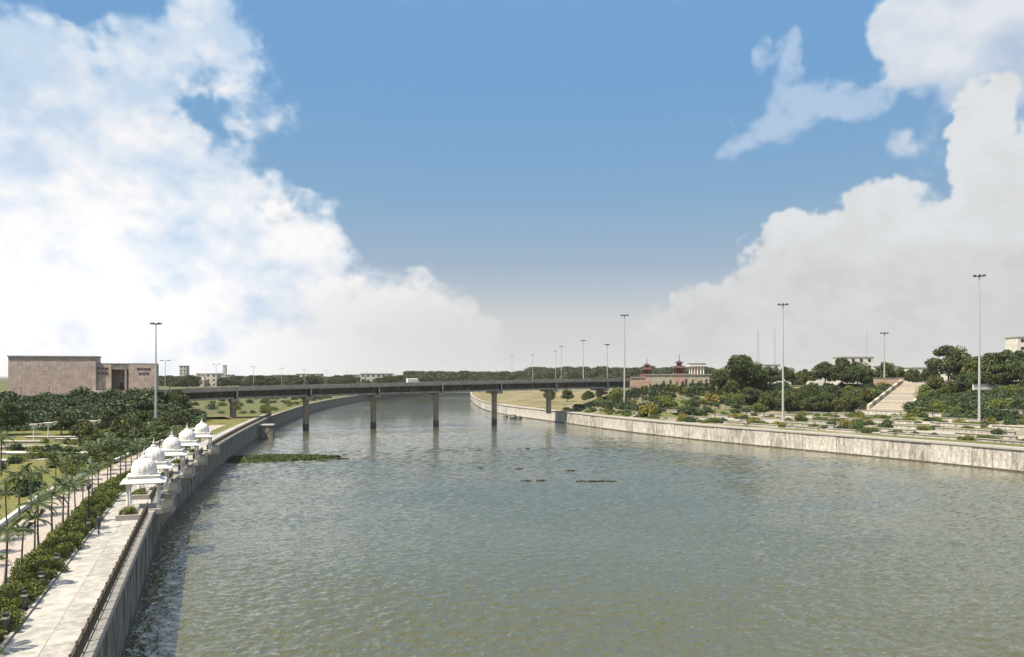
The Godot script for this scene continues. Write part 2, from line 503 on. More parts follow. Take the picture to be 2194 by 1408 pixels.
func materials() -> void:
	M.leaf = leaf_mat()
	M.bark = mottled(lin(0.13, 0.10, 0.075), 0.4, Vector3(0.8, 0.3, 0.8), 3)
	M.palm_bark = mottled(lin(0.10, 0.085, 0.07), 0.4, Vector3(1, 3, 1), 4)
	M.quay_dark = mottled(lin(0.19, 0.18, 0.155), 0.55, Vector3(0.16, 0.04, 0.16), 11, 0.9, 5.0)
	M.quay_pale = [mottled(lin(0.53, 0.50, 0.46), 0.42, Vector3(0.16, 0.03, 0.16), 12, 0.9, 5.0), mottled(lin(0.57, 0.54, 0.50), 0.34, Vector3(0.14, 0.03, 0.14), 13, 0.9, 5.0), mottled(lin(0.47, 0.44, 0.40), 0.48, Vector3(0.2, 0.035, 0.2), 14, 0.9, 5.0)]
	M.coping = mottled(lin(0.35, 0.33, 0.295), 0.2, Vector3(0.3, 0.3, 0.3), 15)
	M.paving = [mottled(lin(0.37, 0.36, 0.335), 0.2, Vector3(0.14, 0.14, 0.14), 16), mottled(lin(0.34, 0.33, 0.31), 0.22, Vector3(0.17, 0.17, 0.17), 17), mottled(lin(0.39, 0.38, 0.355), 0.18, Vector3(0.12, 0.12, 0.12), 18)]
	M.path = mottled(lin(0.37, 0.325, 0.29), 0.13, Vector3(0.2, 0.2, 0.2), 19)
	M.white = mottled(lin(0.70, 0.69, 0.665), 0.12, Vector3(0.25, 0.2, 0.25), 20, 0.8)
	M.concrete = mottled(lin(0.30, 0.275, 0.235), 0.35, Vector3(0.12, 0.06, 0.12), 21)
	M.parapet = mottled(lin(0.42, 0.385, 0.33), 0.3, Vector3(0.1, 0.1, 0.1), 22)
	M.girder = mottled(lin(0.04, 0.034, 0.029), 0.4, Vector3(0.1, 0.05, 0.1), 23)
	M.pier = mottled(lin(0.36, 0.31, 0.24), 0.4, Vector3(0.2, 0.06, 0.2), 24)
	M.wet = mottled(lin(0.05, 0.045, 0.035), 0.4, Vector3(0.3, 0.1, 0.3), 25, 0.6)
	M.rail = mat(lin(0.075, 0.058, 0.042), 0.6)
	M.steel = mat(lin(0.42, 0.43, 0.43), 0.5, 0.3)
	M.dark = mat(lin(0.03, 0.03, 0.032), 0.5)
	M.asphalt = mottled(lin(0.06, 0.06, 0.06), 0.3, Vector3(0.2, 0.2, 0.2), 26)
	M.red = mottled(lin(0.17, 0.065, 0.06), 0.25, Vector3(0.3, 0.3, 0.3), 27)
	M.darkred = mottled(lin(0.07, 0.03, 0.03), 0.25, Vector3(0.3, 0.3, 0.3), 28)
	M.pinkwall = mottled(lin(0.55, 0.38, 0.31), 0.2, Vector3(0.1, 0.1, 0.1), 29)
	M.cream = mottled(lin(0.55, 0.48, 0.36), 0.2, Vector3(0.1, 0.1, 0.1), 30)
	M.rock = mottled(lin(0.24, 0.21, 0.17), 0.45, Vector3(0.3, 0.3, 0.3), 31)
	M.glass = mat(lin(0.015, 0.017, 0.02), 0.1)
	M.stone = []
	for i in 5:
		M.stone.append(mottled([lin(0.47, 0.375, 0.325), lin(0.44, 0.355, 0.305), lin(0.50, 0.40, 0.345), lin(0.41, 0.325, 0.275), lin(0.46, 0.375, 0.32)][i], 0.13, Vector3(0.12, 0.09, 0.12), 40 + i))
	M.far = []
	for i in 4:
		M.far.append(mottled([lin(0.62, 0.6, 0.56), lin(0.5, 0.44, 0.38), lin(0.4, 0.39, 0.38), lin(0.55, 0.47, 0.40)][i], 0.15, Vector3(0.05, 0.05, 0.05), 50 + i, 0.9, 0.0))
	# ground: vertex colours for turf, soil and paving, a grain on top
	var g := mat(Color.WHITE, 0.95)
	g.vertex_color_use_as_albedo = true
	g.albedo_texture = noise_tex(0.02, 60, Color(0.62, 0.62, 0.6), Color(1, 1, 1), 6, 1024)
	g.uv1_triplanar = true
	g.uv1_world_triplanar = true
	g.uv1_scale = Vector3(0.06, 0.06, 0.06)
	g.normal_enabled = true
	g.normal_texture = bump_tex(0.05, 61, 6.0)
	M.ground = g
	# river: silty green water, rippled
	var w := mat(lin(0.066, 0.067, 0.022), 0.04)
	w.metallic_specular = 1.0
	w.clearcoat_enabled = true
	w.clearcoat = 0.35
	w.clearcoat_roughness = 0.05
	w.normal_enabled = true
	w.normal_texture = bump_tex(0.026, 70, 8.0, 4, 2048)
	w.normal_scale = 0.9
	w.uv1_triplanar = true
	w.uv1_world_triplanar = true
	w.uv1_scale = Vector3(1.0 / 46.0, 1.0 / 46.0, 1.0 / 46.0)
	M.water = w

# ---------------------------------------------------------------- setting
func ground() -> void:
	# river
	var wn := FastNoiseLite.new()
	wn.seed = 91; wn.noise_type = FastNoiseLite.TYPE_SIMPLEX_SMOOTH; wn.frequency = 1.0; wn.fractal_octaves = 1
	var wv := PackedVector3Array(); var wc := PackedColorArray(); var wi := PackedInt32Array()
	var fr := [-8.0, -3.0, -1.2]
	for k in 350: fr.append(-0.74 + k * 0.0043)
	fr.append_array([1.3, 3.0, 8.0])
	var rows := 0
	var wz := 36.0
	for f in fr: wv.append(Vector3(f * 60.0, 0, 80))
	rows += 1
	while wz < 930.0:
		var amp := 1.0 - 0.6 * ss(160.0, 300.0, wz) - 0.4 * ss(380.0, 470.0, wz)
		for k in fr.size():
			var x: float = fr[k] * maxf(wz, 36.0)
			var y := 0.0
			if amp > 0.0 and k > 3 and k < fr.size() - 4:
				var gust := clampf(0.75 + 0.9 * fb.get_noise_2d(x * 0.8, wz * 1.4), 0.25, 1.3)
				y = (wn.get_noise_2d(x * 0.5, wz * 0.95) * 0.115 + wn.get_noise_2d(x * 1.4 + 40.0, wz * 2.4) * 0.07) * amp * gust
			wv.append(Vector3(x, y, -wz))
		rows += 1
		wz += clampf(wz * 0.0036, 0.19, 0.9) if wz < 300.0 else (1.8 if wz < 470.0 else 14.0)
	var wn_ := fr.size()
	for r in rows - 1:
		for k in wn_ - 1:
			var a := r * wn_ + k
			for q in [a, a + wn_, a + wn_ + 1, a, a + wn_ + 1, a + 1]: wi.append(q)
	for k in wv.size(): wc.append(Color.WHITE)
	structure("river_water", grid(wv, wc, wi), M.water)
	var zs := []
	var z := -60.0
	while z < 900.0:
		zs.append(z)
		z += 4.0 if z < 380.0 else 12.0
	var ts := [0.5, 3.0, 6.0]
	var t := 10.0
	while t < 2600.0:
		ts.append(t)
		t += maxf(4.0, t * 0.045 - 2.0)
	for side in 2:
		var verts := PackedVector3Array(); var cols := PackedColorArray(); var ix := PackedInt32Array()
		for zz in zs:
			for tt in ts:
				var x: float = bank_l(zz) - tt if side == 0 else bank_r(zz) + tt
				var h := land_l(x, zz) if side == 0 else land_r(x, zz)
				verts.append(Vector3(x, h, -zz))
				cols.append(soil_l(x, zz, tt, h) if side == 0 else soil_r(x, zz, tt, h))
		var n: int = ts.size()
		for i in zs.size() - 1:
			for j in n - 1:
				var a := i * n + j
				var q := [a, a + n, a + n + 1, a, a + n + 1, a + 1]
				if side == 0: q = [a, a + 1, a + n + 1, a, a + n + 1, a + n]
				for k in q: ix.append(k)
		structure("ground" if side == 0 else "far_bank_ground", grid(verts, cols, ix), M.ground)
	# the plain beyond the bend, out to the horizon
	var v2 := PackedVector3Array(); var c2 := PackedColorArray(); var i2 := PackedInt32Array()
	var far := [886.0, 960.0, 1100.0, 1500.0, 2500.0, 4500.0]
	for zz in far:
		for x in [-3500.0, -2000.0, -1000.0, -300.0, -100.0, 0.0, 150.0, 500.0, 1500.0, 2500.0, 3500.0]:
			v2.append(Vector3(x, 4.0 + 6.5 * ss(886, 960, zz), -zz)); c2.append(Color(0.10, 0.11, 0.05))
	for i in far.size() - 1:
		for j in 10:
			var a := i * 11 + j
			for k in [a, a + 11, a + 12, a, a + 12, a + 1]: i2.append(k)
	structure("plain", grid(v2, c2, i2), M.ground)

func grid(v: PackedVector3Array, c: PackedColorArray, ix: PackedInt32Array) -> ArrayMesh:
	var a := []
	a.resize(Mesh.ARRAY_MAX)
	a[Mesh.ARRAY_VERTEX] = v; a[Mesh.ARRAY_COLOR] = c; a[Mesh.ARRAY_INDEX] = ix
	var m := ArrayMesh.new()
	m.add_surface_from_arrays(Mesh.PRIMITIVE_TRIANGLES, a)
	var s := SurfaceTool.new()
	s.create_from(m, 0)
	s.generate_normals()
	return s.commit()

func soil_l(x: float, z: float, t: float, h: float) -> Color:
	var n := fb.get_noise_2d(x * 2.2 + 50, z * 2.2)
	var c := Color(0.15, 0.17, 0.03).lerp(Color(0.21, 0.20, 0.055), clampf(0.5 + n, 0, 1))
	if h > 5.8: c = Color(0.05, 0.06, 0.03).lerp(Color(0.10, 0.09, 0.055), clampf(0.4 + n, 0, 1))
	if z > 290.0: c = Color(0.10, 0.13, 0.035).lerp(Color(0.16, 0.155, 0.06), clampf(0.5 + n, 0, 1))
	return c

func soil_r(x: float, z: float, t: float, h: float) -> Color:
	var n := fb.get_noise_2d(x * 1.6 + 500, z * 2.6)
	var c := Color(0.33, 0.30, 0.21).lerp(Color(0.15, 0.17, 0.05), ss(-0.2, 0.12, n))
	if z > 335.0 and h < 8.0: c = Color(0.31, 0.26, 0.14).lerp(Color(0.16, 0.16, 0.06), ss(-0.1, 0.3, n))
	elif h > 6.8: c = Color(0.27, 0.235, 0.15).lerp(Color(0.13, 0.14, 0.05), ss(-0.2, 0.3, n))
	return c

# one stretch of something that follows a bank: from off0 to off1 inland, y0 to y1
func stretch(left: bool, z0: float, z1: float, off0: float, off1: float, y0: float, y1: float, batter := 0.0) -> ArrayMesh:
	var s := st_new()
	var p := []
	for y in [y0, y1]:
		var b := batter if y == y1 else 0.0
		for e in [[z0, off0 + b], [z1, off0 + b], [z1, off1], [z0, off1]]:
			p.append(pl(e[0], e[1], y) if left else pr(e[0], e[1], y))
	hexa(s, p)
	return done(s)

func quays() -> void:
	var w := thing("quay_wall", Vector3.ZERO, "tall dark shaded quay wall below the promenade and white kiosks", "wall")
	var z := 14.0
	while z < 880.0:
		var l := 4.5 if z < 200.0 else (9.0 if z < 420.0 else 20.0)
		var d := rng.randf_range(-0.03, 0.03)
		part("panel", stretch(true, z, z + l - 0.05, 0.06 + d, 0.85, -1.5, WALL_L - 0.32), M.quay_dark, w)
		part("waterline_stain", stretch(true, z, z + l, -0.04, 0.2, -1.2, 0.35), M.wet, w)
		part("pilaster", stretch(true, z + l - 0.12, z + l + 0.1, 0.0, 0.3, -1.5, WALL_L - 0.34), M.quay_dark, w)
		part("coping_stone", stretch(true, z, z + l - 0.03, -0.12, 0.6, WALL_L - 0.32, WALL_L + rng.randf_range(0.0, 0.02)), M.coping, w)
		z += l
	var v := thing("quay_wall", Vector3.ZERO, "long pale sunlit stone quay wall opposite the white kiosks", "wall")
	z = 60.0
	while z < 880.0:
		var l := rng.randf_range(3.4, 5.2) if z < 300.0 else (8.0 if z < 420.0 else 20.0)
		part("panel", stretch(false, z, z + l - 0.07, rng.randf_range(-0.06, 0.12), 0.9, -1.5, WALL_R - 0.3, 0.1), M.quay_pale[rng.randi() % 3], v)
		part("coping_stone", stretch(false, z, z + l - 0.03, -0.14, 1.1, WALL_R - 0.3, WALL_R + rng.randf_range(0, 0.03)), M.coping, v)
		part("waterline_stain", stretch(false, z, z + l, -0.16, 0.2, -1.2, 0.28), M.wet, v)
		if rng.randf() < 0.4:
			part("footing_stone", stretch(false, z + 0.5, z + l - 0.6, -0.7, 0.2, -1.0, rng.randf_range(0.08, 0.3)), M.wet, v)
		z += l
	# outfall box of the dark wall near the bridge
	var o := thing("outfall_chamber", pl(246, 0, 0), "small square concrete outfall chamber jutting from the dark quay wall by the bridge", "outfall", "", turn_l(246))
	part("chamber", box_mesh(Vector3(4.5, 5.2, 6.0), Vector3(2.0, 1.2, 0)), M.quay_dark, o)
	part("lid", box_mesh(Vector3(4.9, 0.3, 6.4), Vector3(2.0, 3.96, 0)), M.coping, o)

func promenade() -> void:
	var pr_ := Node3D.new()
	pr_.name = "promenade"
	add_child(pr_)
	pr_.set_meta("kind", "structure")
	var z := 20.0
	while z < 290.0:
		var l := 2.4 if z < 120.0 else 6.0
		for c in 2:
			part("slab", stretch(true, z, z + l - 0.02, 0.62 + c * 1.84, 2.44 + c * 1.84, WALL_L - 0.08, WALL_L + rng.randf_range(-0.006, 0.006)), M.paving[rng.randi() % 3], pr_)
		z += l
	var kb := Node3D.new()
	kb.name = "kerb"
	add_child(kb)
	kb.set_meta("kind", "structure")
	var pa := Node3D.new()
	pa.name = "garden_path"
	add_child(pa)
	pa.set_meta("kind", "structure")
	z = 20.0
	while z < 230.0:
		part("kerb_stone", stretch(true, z, z + 1.98, 4.32, 4.5, WALL_L - 0.1, WALL_L + 0.12), M.coping, kb)
		part("kerb_stone", stretch(true, z, z + 1.98, 12.5, 12.9, WALL_L - 0.1, WALL_L + 0.35), M.white, kb)
		for c in 2:
			part("slab", stretch(true, z, z + 1.985, 7.45 + c * 2.0, 9.435 + c * 2.0, WALL_L - 0.06, WALL_L + 0.02 + rng.randf_range(-0.005, 0.005)), M.path, pa)
		z += 2.0
	# railing
	var r := thing("railing", Vector3.ZERO, "low brown metal railing along the river edge of the promenade", "railing")
	z = 20.0
	var posts := st_new()
	slab(posts, Vector3(0, 0.57, 0), Vector3(0.08, 1.14, 0.08), 0.02)
	lathe(posts, [[0.0, 1.12], [0.05, 1.14], [0.06, 1.18], [0.04, 1.22], [0.0, 1.24]], 8)
	var post := done(posts)
	var step := 1.8
	while z < 285.0:
		var clear := false
		for k in KIOSK_Z:
			if absf(z + step * 0.5 - k) < 2.6: clear = true
		if not clear:
			part("post", post, M.rail, r, pl(z, 0.46, WALL_L), turn_l(z))
			var a := pl(z, 0.46, WALL_L); var b := pl(z + step, 0.46, WALL_L)
			var s := st_new()
			bar(s, a + Vector3(0, 1.08, 0), b + Vector3(0, 1.08, 0), 0.07, 0.06)
			part("top_rail", done(s), M.rail, r)
			s = st_new()
			bar(s, a + Vector3(0, 0.12, 0), b + Vector3(0, 0.12, 0), 0.06, 0.05)
			bar(s, a + Vector3(0, 0.9, 0), b + Vector3(0, 0.9, 0), 0.05, 0.04)
			for i in 15:
				var q := a.lerp(b, (i + 0.5) / 15.0)
				box(s, q + Vector3(0, 0.51, 0), Vector3(0.035, 0.78, 0.035))
			part("infill_bars", done(s), M.rail, r).set_meta("kind", "stuff")
		z += step

# ---------------------------------------------------------------- bridge
func bridge_strip(k0: float, k1: float, n: int, off0: float, off1: float, y0: float, y1: float) -> ArrayMesh:
	var s := st_new()
	for i in n:
		var a := lerpf(k0, k1, float(i) / n); var b := lerpf(k0, k1, float(i + 1) / n)
		var ya := parapet_top(a); var yb := parapet_top(b)
		hexa(s, [bridge_at(a, off0, ya + y0), bridge_at(b, off0, yb + y0), bridge_at(b, off1, yb + y0), bridge_at(a, off1, ya + y0),
			bridge_at(a, off0, ya + y1), bridge_at(b, off0, yb + y1), bridge_at(b, off1, yb + y1), bridge_at(a, off1, ya + y1)])
	return done(s)

func bridge() -> void:
	var b := thing("road_bridge", Vector3.ZERO, "long dark girder road bridge on round concrete piers across the river", "bridge")
	var k0 := -1.9
	var k1 := 5.45
	part("deck", bridge_strip(k0, k1, 8, -6.0, 6.0, -1.45, -1.1), M.concrete, b)
	part("road_surface", bridge_strip(k0, k1, 8, -5.0, 5.0, -1.1, -1.06), M.asphalt, b)
	var k := k0
	while k < k1 - 0.01:
		var e := minf(k + 0.2, k1)
		for o in [[5.62, 6.0], [-6.0, -5.62]]:
			part("parapet_panel", bridge_strip(k, e - 0.004, 1, o[0], o[1], -1.1, -0.14), M.parapet, b)
		part("parapet_cap", bridge_strip(k, e - 0.002, 1, 5.5, 6.12, -0.14, 0.0), M.coping, b)
		k = e
	for g in [4.7, 1.6, -1.6, -4.7]:
		for i in 8:
			var a := maxf(k0, i - 2.0); var c := minf(k1, i - 1.0)
			if c <= a: continue
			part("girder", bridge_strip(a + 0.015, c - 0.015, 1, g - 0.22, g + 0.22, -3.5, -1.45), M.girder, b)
			part("girder_flange", bridge_strip(a + 0.015, c - 0.015, 1, g - 0.6, g + 0.6, -4.15, -3.5), M.concrete, b)
			var q := a + 0.1
			while q < c - 0.05 and g > 4.0:
				part("stiffener", bridge_strip(q, q + 0.012, 1, g + 0.2, g + 0.5, -3.5, -1.45), M.girder, b)
				q += 0.1
	for i in range(-1, 6):
		var y := parapet_top(i) - 4.15
		var base := -3.0
		var mid := bridge_at(i, 0, 0)
		if i == -1: base = land_l(mid.x, -mid.z) - 0.5
		if i >= 4: base = land_r(mid.x, -mid.z) - 0.5
		var s := st_new()
		lathe(s, [[1.05, base], [1.05, y - 1.6], [1.5, y - 1.1], [1.5, y - 0.9]], 20)
		var p := part("pier", done(s), M.pier, b, mid + Vector3.ZERO, 0.0)
		s = st_new()
		lathe(s, [[1.1, -0.6], [1.12, 2.0], [1.06, 2.25]], 20)
		if i >= 0 and i < 4: part("tide_mark", done(s), M.wet, p)
		s = st_new()
		bar(s, BN * 5.6 + Vector3(0, y - 0.5, 0), BN * -5.6 + Vector3(0, y - 0.5, 0), 2.2, 0.9)
		part("pier_cap", done(s), M.concrete, p)
		part("drainpipe", bridge_strip(i + 0.02, i + 0.035, 1, 5.25, 5.5, -3.4, -0.9), M.steel, b)
	k = k0 + 0.1
	while k < k1:
		var s := st_new()
		tube(s, [bridge_at(k, -5.8, parapet_top(k) - 0.2), bridge_at(k, -5.8, parapet_top(k) + 3.4)], [0.14, 0.11], 6)
		part("fence_post", done(s), M.dark, b)
		k += 0.229
	# approach road: ramp and low wall in front of the stone building
	structure("approach_road", bridge_strip(-7.5, k0 - 0.002, 12, -6.0, 6.0, -1.6, -1.09), M.asphalt)
	var w := thing("approach_wall", Vector3.ZERO, "low brown parapet wall along the ramp below the stone building", "wall")
	k = -7.5
	while k < k0 - 0.05:
		var e := minf(k + 0.25, k0 - 0.004)
		part("wall_panel", bridge_strip(k, e - 0.004, 1, 5.6, 6.1, -2.6, -0.15), M.rock, w)
		part("wall_cap", bridge_strip(k, e - 0.002, 1, 5.5, 6.2, -0.15, 0.0), M.coping, w)
		k = e
	for kk in [-3.75, -3.5, -3.2, -2.85, -2.6]:
		var p := bridge_at(kk, 5.0, parapet_top(kk) - 1.1)
		var t := thing("marker_post", p, "slim dark post on the ramp in front of the stone building", "post", "slim posts along the ramp")
		var s := st_new()
		tube(s, [Vector3.ZERO, Vector3(0, 3.6, 0)], [0.09, 0.07], 6)
		part("shaft", done(s), M.rail, t)
		part("cap", box_mesh(Vector3(0.26, 0.08, 0.26), Vector3(0, 3.64, 0)), M.rail, t)
	# abutment pitching below the left end
	var ab := st_new()
	var pts := []
	for y in [0.0, 0.25]:
		pts += [bridge_at(-1.05, 10, 5.0 + y), bridge_at(-1.05, -10, 5.0 + y), bridge_at(-1.9, -7, 11.2 + y), bridge_at(-1.9, 7, 11.2 + y)]
	hexa(ab, pts)
	var at := thing("abutment_slope", Vector3.ZERO, "pink stone pitched slope under the bridge end by the garden", "slope")
	part("pitching", done(ab), M.pinkwall, at)
	# white van on the deck
	var vp := bridge_at(1.66, -2.4, parapet_top(1.66) - 1.06)
	var van := thing("delivery_van", vp, "small white van driving across the bridge deck", "van", "", atan2(-BE.z, BE.x))
	var s2 := st_new()
	slab(s2, Vector3(-0.4, 1.45, 0), Vector3(4.0, 1.9, 1.9), 0.15)
	part("body", done(s2), M.white, van)
	s2 = st_new()
	hexa(s2, [Vector3(1.6, 0.5, -0.9), Vector3(2.6, 0.5, -0.9), Vector3(2.6, 0.5, 0.9), Vector3(1.6, 0.5, 0.9), Vector3(1.6, 2.1, -0.85), Vector3(2.0, 2.1, -0.85), Vector3(2.0, 2.1, 0.85), Vector3(1.6, 2.1, 0.85)])
	part("cab", done(s2), M.white, van)
	part("side_window", box_mesh(Vector3(0.5, 0.5, 0.03), Vector3(1.78, 1.6, 0.885)), M.glass, van)
	for x in [-1.6, 1.7]:
		for zz in [-0.85, 0.85]:
			s2 = st_new()
			tube(s2, [Vector3(x, 0.36, zz - 0.12), Vector3(x, 0.36, zz + 0.12)], [0.36, 0.36], 12)
			part("wheel", done(s2), M.dark, van)

# ---------------------------------------------------------------- the stone building
func building() -> void:
	var g := 11.0
	var t := thing("stone_building", Vector3(-147.6, 0, -270.0), "windowless pinkish stone clad building with a dark recessed doorway", "building", "", deg_to_rad(14.0))
	var zf := 0.0
	var xa := -21.3; var xb := 5.4; var xc := 23.9
	part("tall_block", box_mesh(Vector3(xb - xa - 0.1, 25.6 - g, 6.0), Vector3((xa + xb) / 2, (25.6 + g) / 2, zf - 3.25)), M.stone[1], t)
	# cladding of the tall block
	var nx := 20; var ny := 9
	var pw := (xb - xa) / nx; var ph := (25.5 - 12.0) / ny
	var pm := []
	for i in 3: pm.append(box_mesh(Vector3(pw - 0.025, ph - 0.025, 0.16 + i * 0.02)))
	for i in nx:
		for j in ny:
			part("cladding_panel", pm[rng.randi() % 3], M.stone[rng.randi() % 5], t, Vector3(xa + (i + 0.5) * pw, 12.0 + (j + 0.5) * ph, zf - 0.14))
	for j in ny:
		for i in 2:
			part("cladding_panel", box_mesh(Vector3(0.16, ph - 0.025, 2.9)), M.stone[rng.randi() % 5], t, Vector3(xb + 0.02, 12.0 + (j + 0.5) * ph, zf - 1.7 - i * 2.925))
	part("roof_edge", box_mesh(Vector3(xb - xa + 0.5, 0.45, 6.7), Vector3((xa + xb) / 2, 25.75, zf - 3.1)), M.concrete, t)
	# the lower wing: two walls with a recess between them
	var d0 := 10.0; var d1 := 14.4
	part("wing_core", box_mesh(Vector3(xc - xb - 0.5, 22.6 - g, 1.0), Vector3((xb + xc) / 2, (22.6 + g) / 2, zf - 6.9)), M.stone[3], t)
	for w in [[xb + 0.2, d0], [d1 + 1.1, xc]]:
		var n := int(round((w[1] - w[0]) / 1.55))
		var ww: float = (w[1] - w[0]) / n
		for i in n:
			for j in 7:
				part("cladding_panel", box_mesh(Vector3(ww - 0.025, 1.49, 0.9)), M.stone[rng.randi() % 5], t, Vector3(w[0] + (i + 0.5) * ww, 12.6 + (j + 0.5) * 1.51, zf - 1.6))
	for j in 7:
		part("cladding_panel", box_mesh(Vector3(0.5, 1.49, 4.6)), M.stone[3], t, Vector3(xc + 0.05, 12.6 + (j + 0.5) * 1.51, zf - 4.4))
	part("lintel", box_mesh(Vector3(d1 - d0 + 2.0, 1.8, 0.8), Vector3((d0 + d1) / 2 + 0.5, 22.3, zf - 1.7)), M.concrete, t)
	part("roof_edge", box_mesh(Vector3(xc - xb + 0.3, 0.35, 6.2), Vector3((xb + xc) / 2, 23.4, zf - 4.3)), M.concrete, t)
	part("doorway_back", box_mesh(Vector3(d1 - d0 + 1.2, 8.8, 0.2), Vector3((d0 + d1) / 2 + 0.5, 17.0, zf - 6.2)), M.stone[3], t)
	part("doorway_pier", box_mesh(Vector3(0.5, 9.2, 0.9), Vector3(d1 + 0.1, 17.0, zf - 1.75)), M.stone[3], t)
	var door := part("door", box_mesh(Vector3(2.8, 4.4, 0.15), Vector3((d0 + d1) / 2, 14.8, zf - 5.95)), M.bark, t)
	for x in [-0.9, 0.9]:
		part("door_pane", box_mesh(Vector3(0.35, 2.0, 0.06), Vector3((d0 + d1) / 2 + x, 16.6, zf - 5.83)), M.steel, door)
	for i in 6:
		part("step", box_mesh(Vector3(7.5 - i * 0.55, 0.3, 0.8 + (6 - i) * 0.45), Vector3((d0 + d1) / 2 + 0.8, 12.45 + i * 0.3, zf + 0.2)), M.coping, t)
	part("terrace_wall", box_mesh(Vector3(20.0, 0.9, 0.6), Vector3(14.2, 12.75, zf + 2.6)), M.cream, t)
	part("terrace_bench", box_mesh(Vector3(4.8, 1.6, 1.2), Vector3(6.9, 13.4, zf + 0.6)), M.cream, t)
	# raised dark lettering, too far off to read: rows of small strokes
	for row in [[5.6, 21.6, 3], [5.6, 20.0, 3], [18.0, 21.5, 4], [18.6, 19.9, 3]]:
		for i in row[2]:
			var s := st_new()
			box(s, Vector3(0, 0.36, 0), Vector3(0.95, 0.14, 0.08))
			for q in 3: box(s, Vector3(-0.3 + q * 0.3, 0.0, 0), Vector3(0.12, rng.randf_range(0.45, 0.7), 0.08))
			box(s, Vector3(rng.randf_range(-0.2, 0.2), rng.randf_range(-0.25, 0.1), 0), Vector3(0.45, 0.13, 0.08))
			part("raised_letter", done(s), M.dark, t, Vector3(row[0] + 0.6 + i * 1.15, row[1], zf - 1.09))

# ---------------------------------------------------------------- plants
const KIOSK_Z := [84.0, 97.0, 113.0, 129.0, 147.0]
var proto := {}

func hide_proto(o: Node3D) -> void:
	remove_child(o)
	used.erase(str(o.name))

func prototypes() -> void:
	var dk := Color(0.02, 0.038, 0.010); var dk2 := Color(0.085, 0.115, 0.026)
	var md := Color(0.055, 0.08, 0.012); var md2 := Color(0.16, 0.19, 0.028)
	proto.tree = []
	for i in 4:
		var o := make_tree("broad_tree", "", "trees on the upper bank", 12.0, 11.0 + i, 26, 300, 0.34, dk, dk2)
		hide_proto(o)
		proto.tree.append(o)
	for i in 2:
		var o := make_tree("broad_tree", "", "trees on the upper bank", 11.0, 10.0, 24, 280, 0.32, Color(0.04, 0.055, 0.012), Color(0.15, 0.16, 0.035))
		hide_proto(o)
		proto.tree.append(o)
	proto.bush = []
	for i in 4: proto.bush.append(bush_mesh(Vector3(1, 0.9, 1), 18, 110, 0.07, md, md2))
	proto.darkbush = []
	for i in 4: proto.darkbush.append(bush_mesh(Vector3(1, 1.0, 1), 16, 70, 0.11, Color(0.016, 0.036, 0.012), Color(0.075, 0.12, 0.04)))
	proto.yellowbush = [bush_mesh(Vector3(1, 1.2, 1), 14, 60, 0.1, Color(0.12, 0.11, 0.012), Color(0.24, 0.20, 0.03))]
	proto.column = []
	for i in 3:
		var L := Leaves.new()
		for j in 9:
			var y := 0.35 + j * 0.42
			clump(L, Vector3(rng.randf_range(-0.1, 0.1), y, rng.randf_range(-0.1, 0.1)), Vector3(0.75, 0.42, 0.75) * lerpf(1.05, 0.5, j / 8.0), 70, 0.13, dk, Color(0.045, 0.055, 0.018))
		proto.column.append(L.mesh())
	# palms: frond meshes and trunk
	proto.frond = []
	for i in 4:
		var L := Leaves.new()
		var n := 15
		var droop := [0.9, 1.15, 1.5, 0.6][i] as float
		var prev := Vector3.ZERO
		for j in n:
			var f := float(j + 1) / n
			var p := Vector3(1.75 * sin(f * 1.2) / sin(1.2), 0.75 * f - droop * f * f * 1.15, 0)
			var al := (p - prev).normalized()
			var col := Color(0.016, 0.034, 0.009).lerp(Color(0.055, 0.09, 0.022), rng.randf())
			L.leaf((p + prev) / 2.0, (p - prev) * 0.6, Vector3(0, 0.018, 0.018), col)
			for sd in [-1.0, 1.0]:
				var ld := (al * 0.75 + Vector3(0, -0.45, sd * 0.9)).normalized()
				var ln := 0.34 * sin(PI * clampf(0.15 + f * 0.8, 0, 1)) + 0.06
				for q in 2:
					L.leaf(p + ld * ln + al * (q * 0.055), ld * ln, al * 0.035, col.lerp(Color(0.09, 0.125, 0.03), rng.randf() * 0.4))
			prev = p
		proto.frond.append(L.mesh())
	var s := st_new()
	tube(s, [Vector3(0, -0.2, 0), Vector3(0.02, 0.3, 0), Vector3(0.0, 1.6, 0.03), Vector3(0, 3.3, 0)], [0.13, 0.1, 0.075, 0.06], 8)
	proto.palm_trunk = done(s)
	s = st_new()
	tube(s, [Vector3(0, 3.2, 0), Vector3(0, 3.45, 0), Vector3(0, 3.75, 0)], [0.075, 0.09, 0.05], 8)
	proto.palm_shaft = done(s)
	M.shaft = mat(lin(0.09, 0.13, 0.04), 0.6)

func palm(at: Vector3, h: float, label: String, group: String) -> void:
	var t := thing("palm_tree", at, label, "palm tree", group, rng.randf() * TAU)
	t.scale = Vector3.ONE * h / 4.3
	t.rotation.x = rng.randf_range(-0.06, 0.06)
	t.rotation.z = rng.randf_range(-0.06, 0.06)
	part("trunk", proto.palm_trunk, M.palm_bark, t)
	part("crownshaft", proto.palm_shaft, M.shaft, t)
	var n := 15
	for i in n:
		var o := part("frond", proto.frond[[1, 0, 2, 0, 3][i % 5]], M.leaf, t, Vector3(0, 3.68, 0), TAU * i / n * 2.62 + rng.randf_range(-0.2, 0.2))
		o.rotation.z = rng.randf_range(-0.2, 0.5) if i % 5 != 4 else 0.75
		o.scale = Vector3.ONE * rng.randf_range(0.55, 0.85)

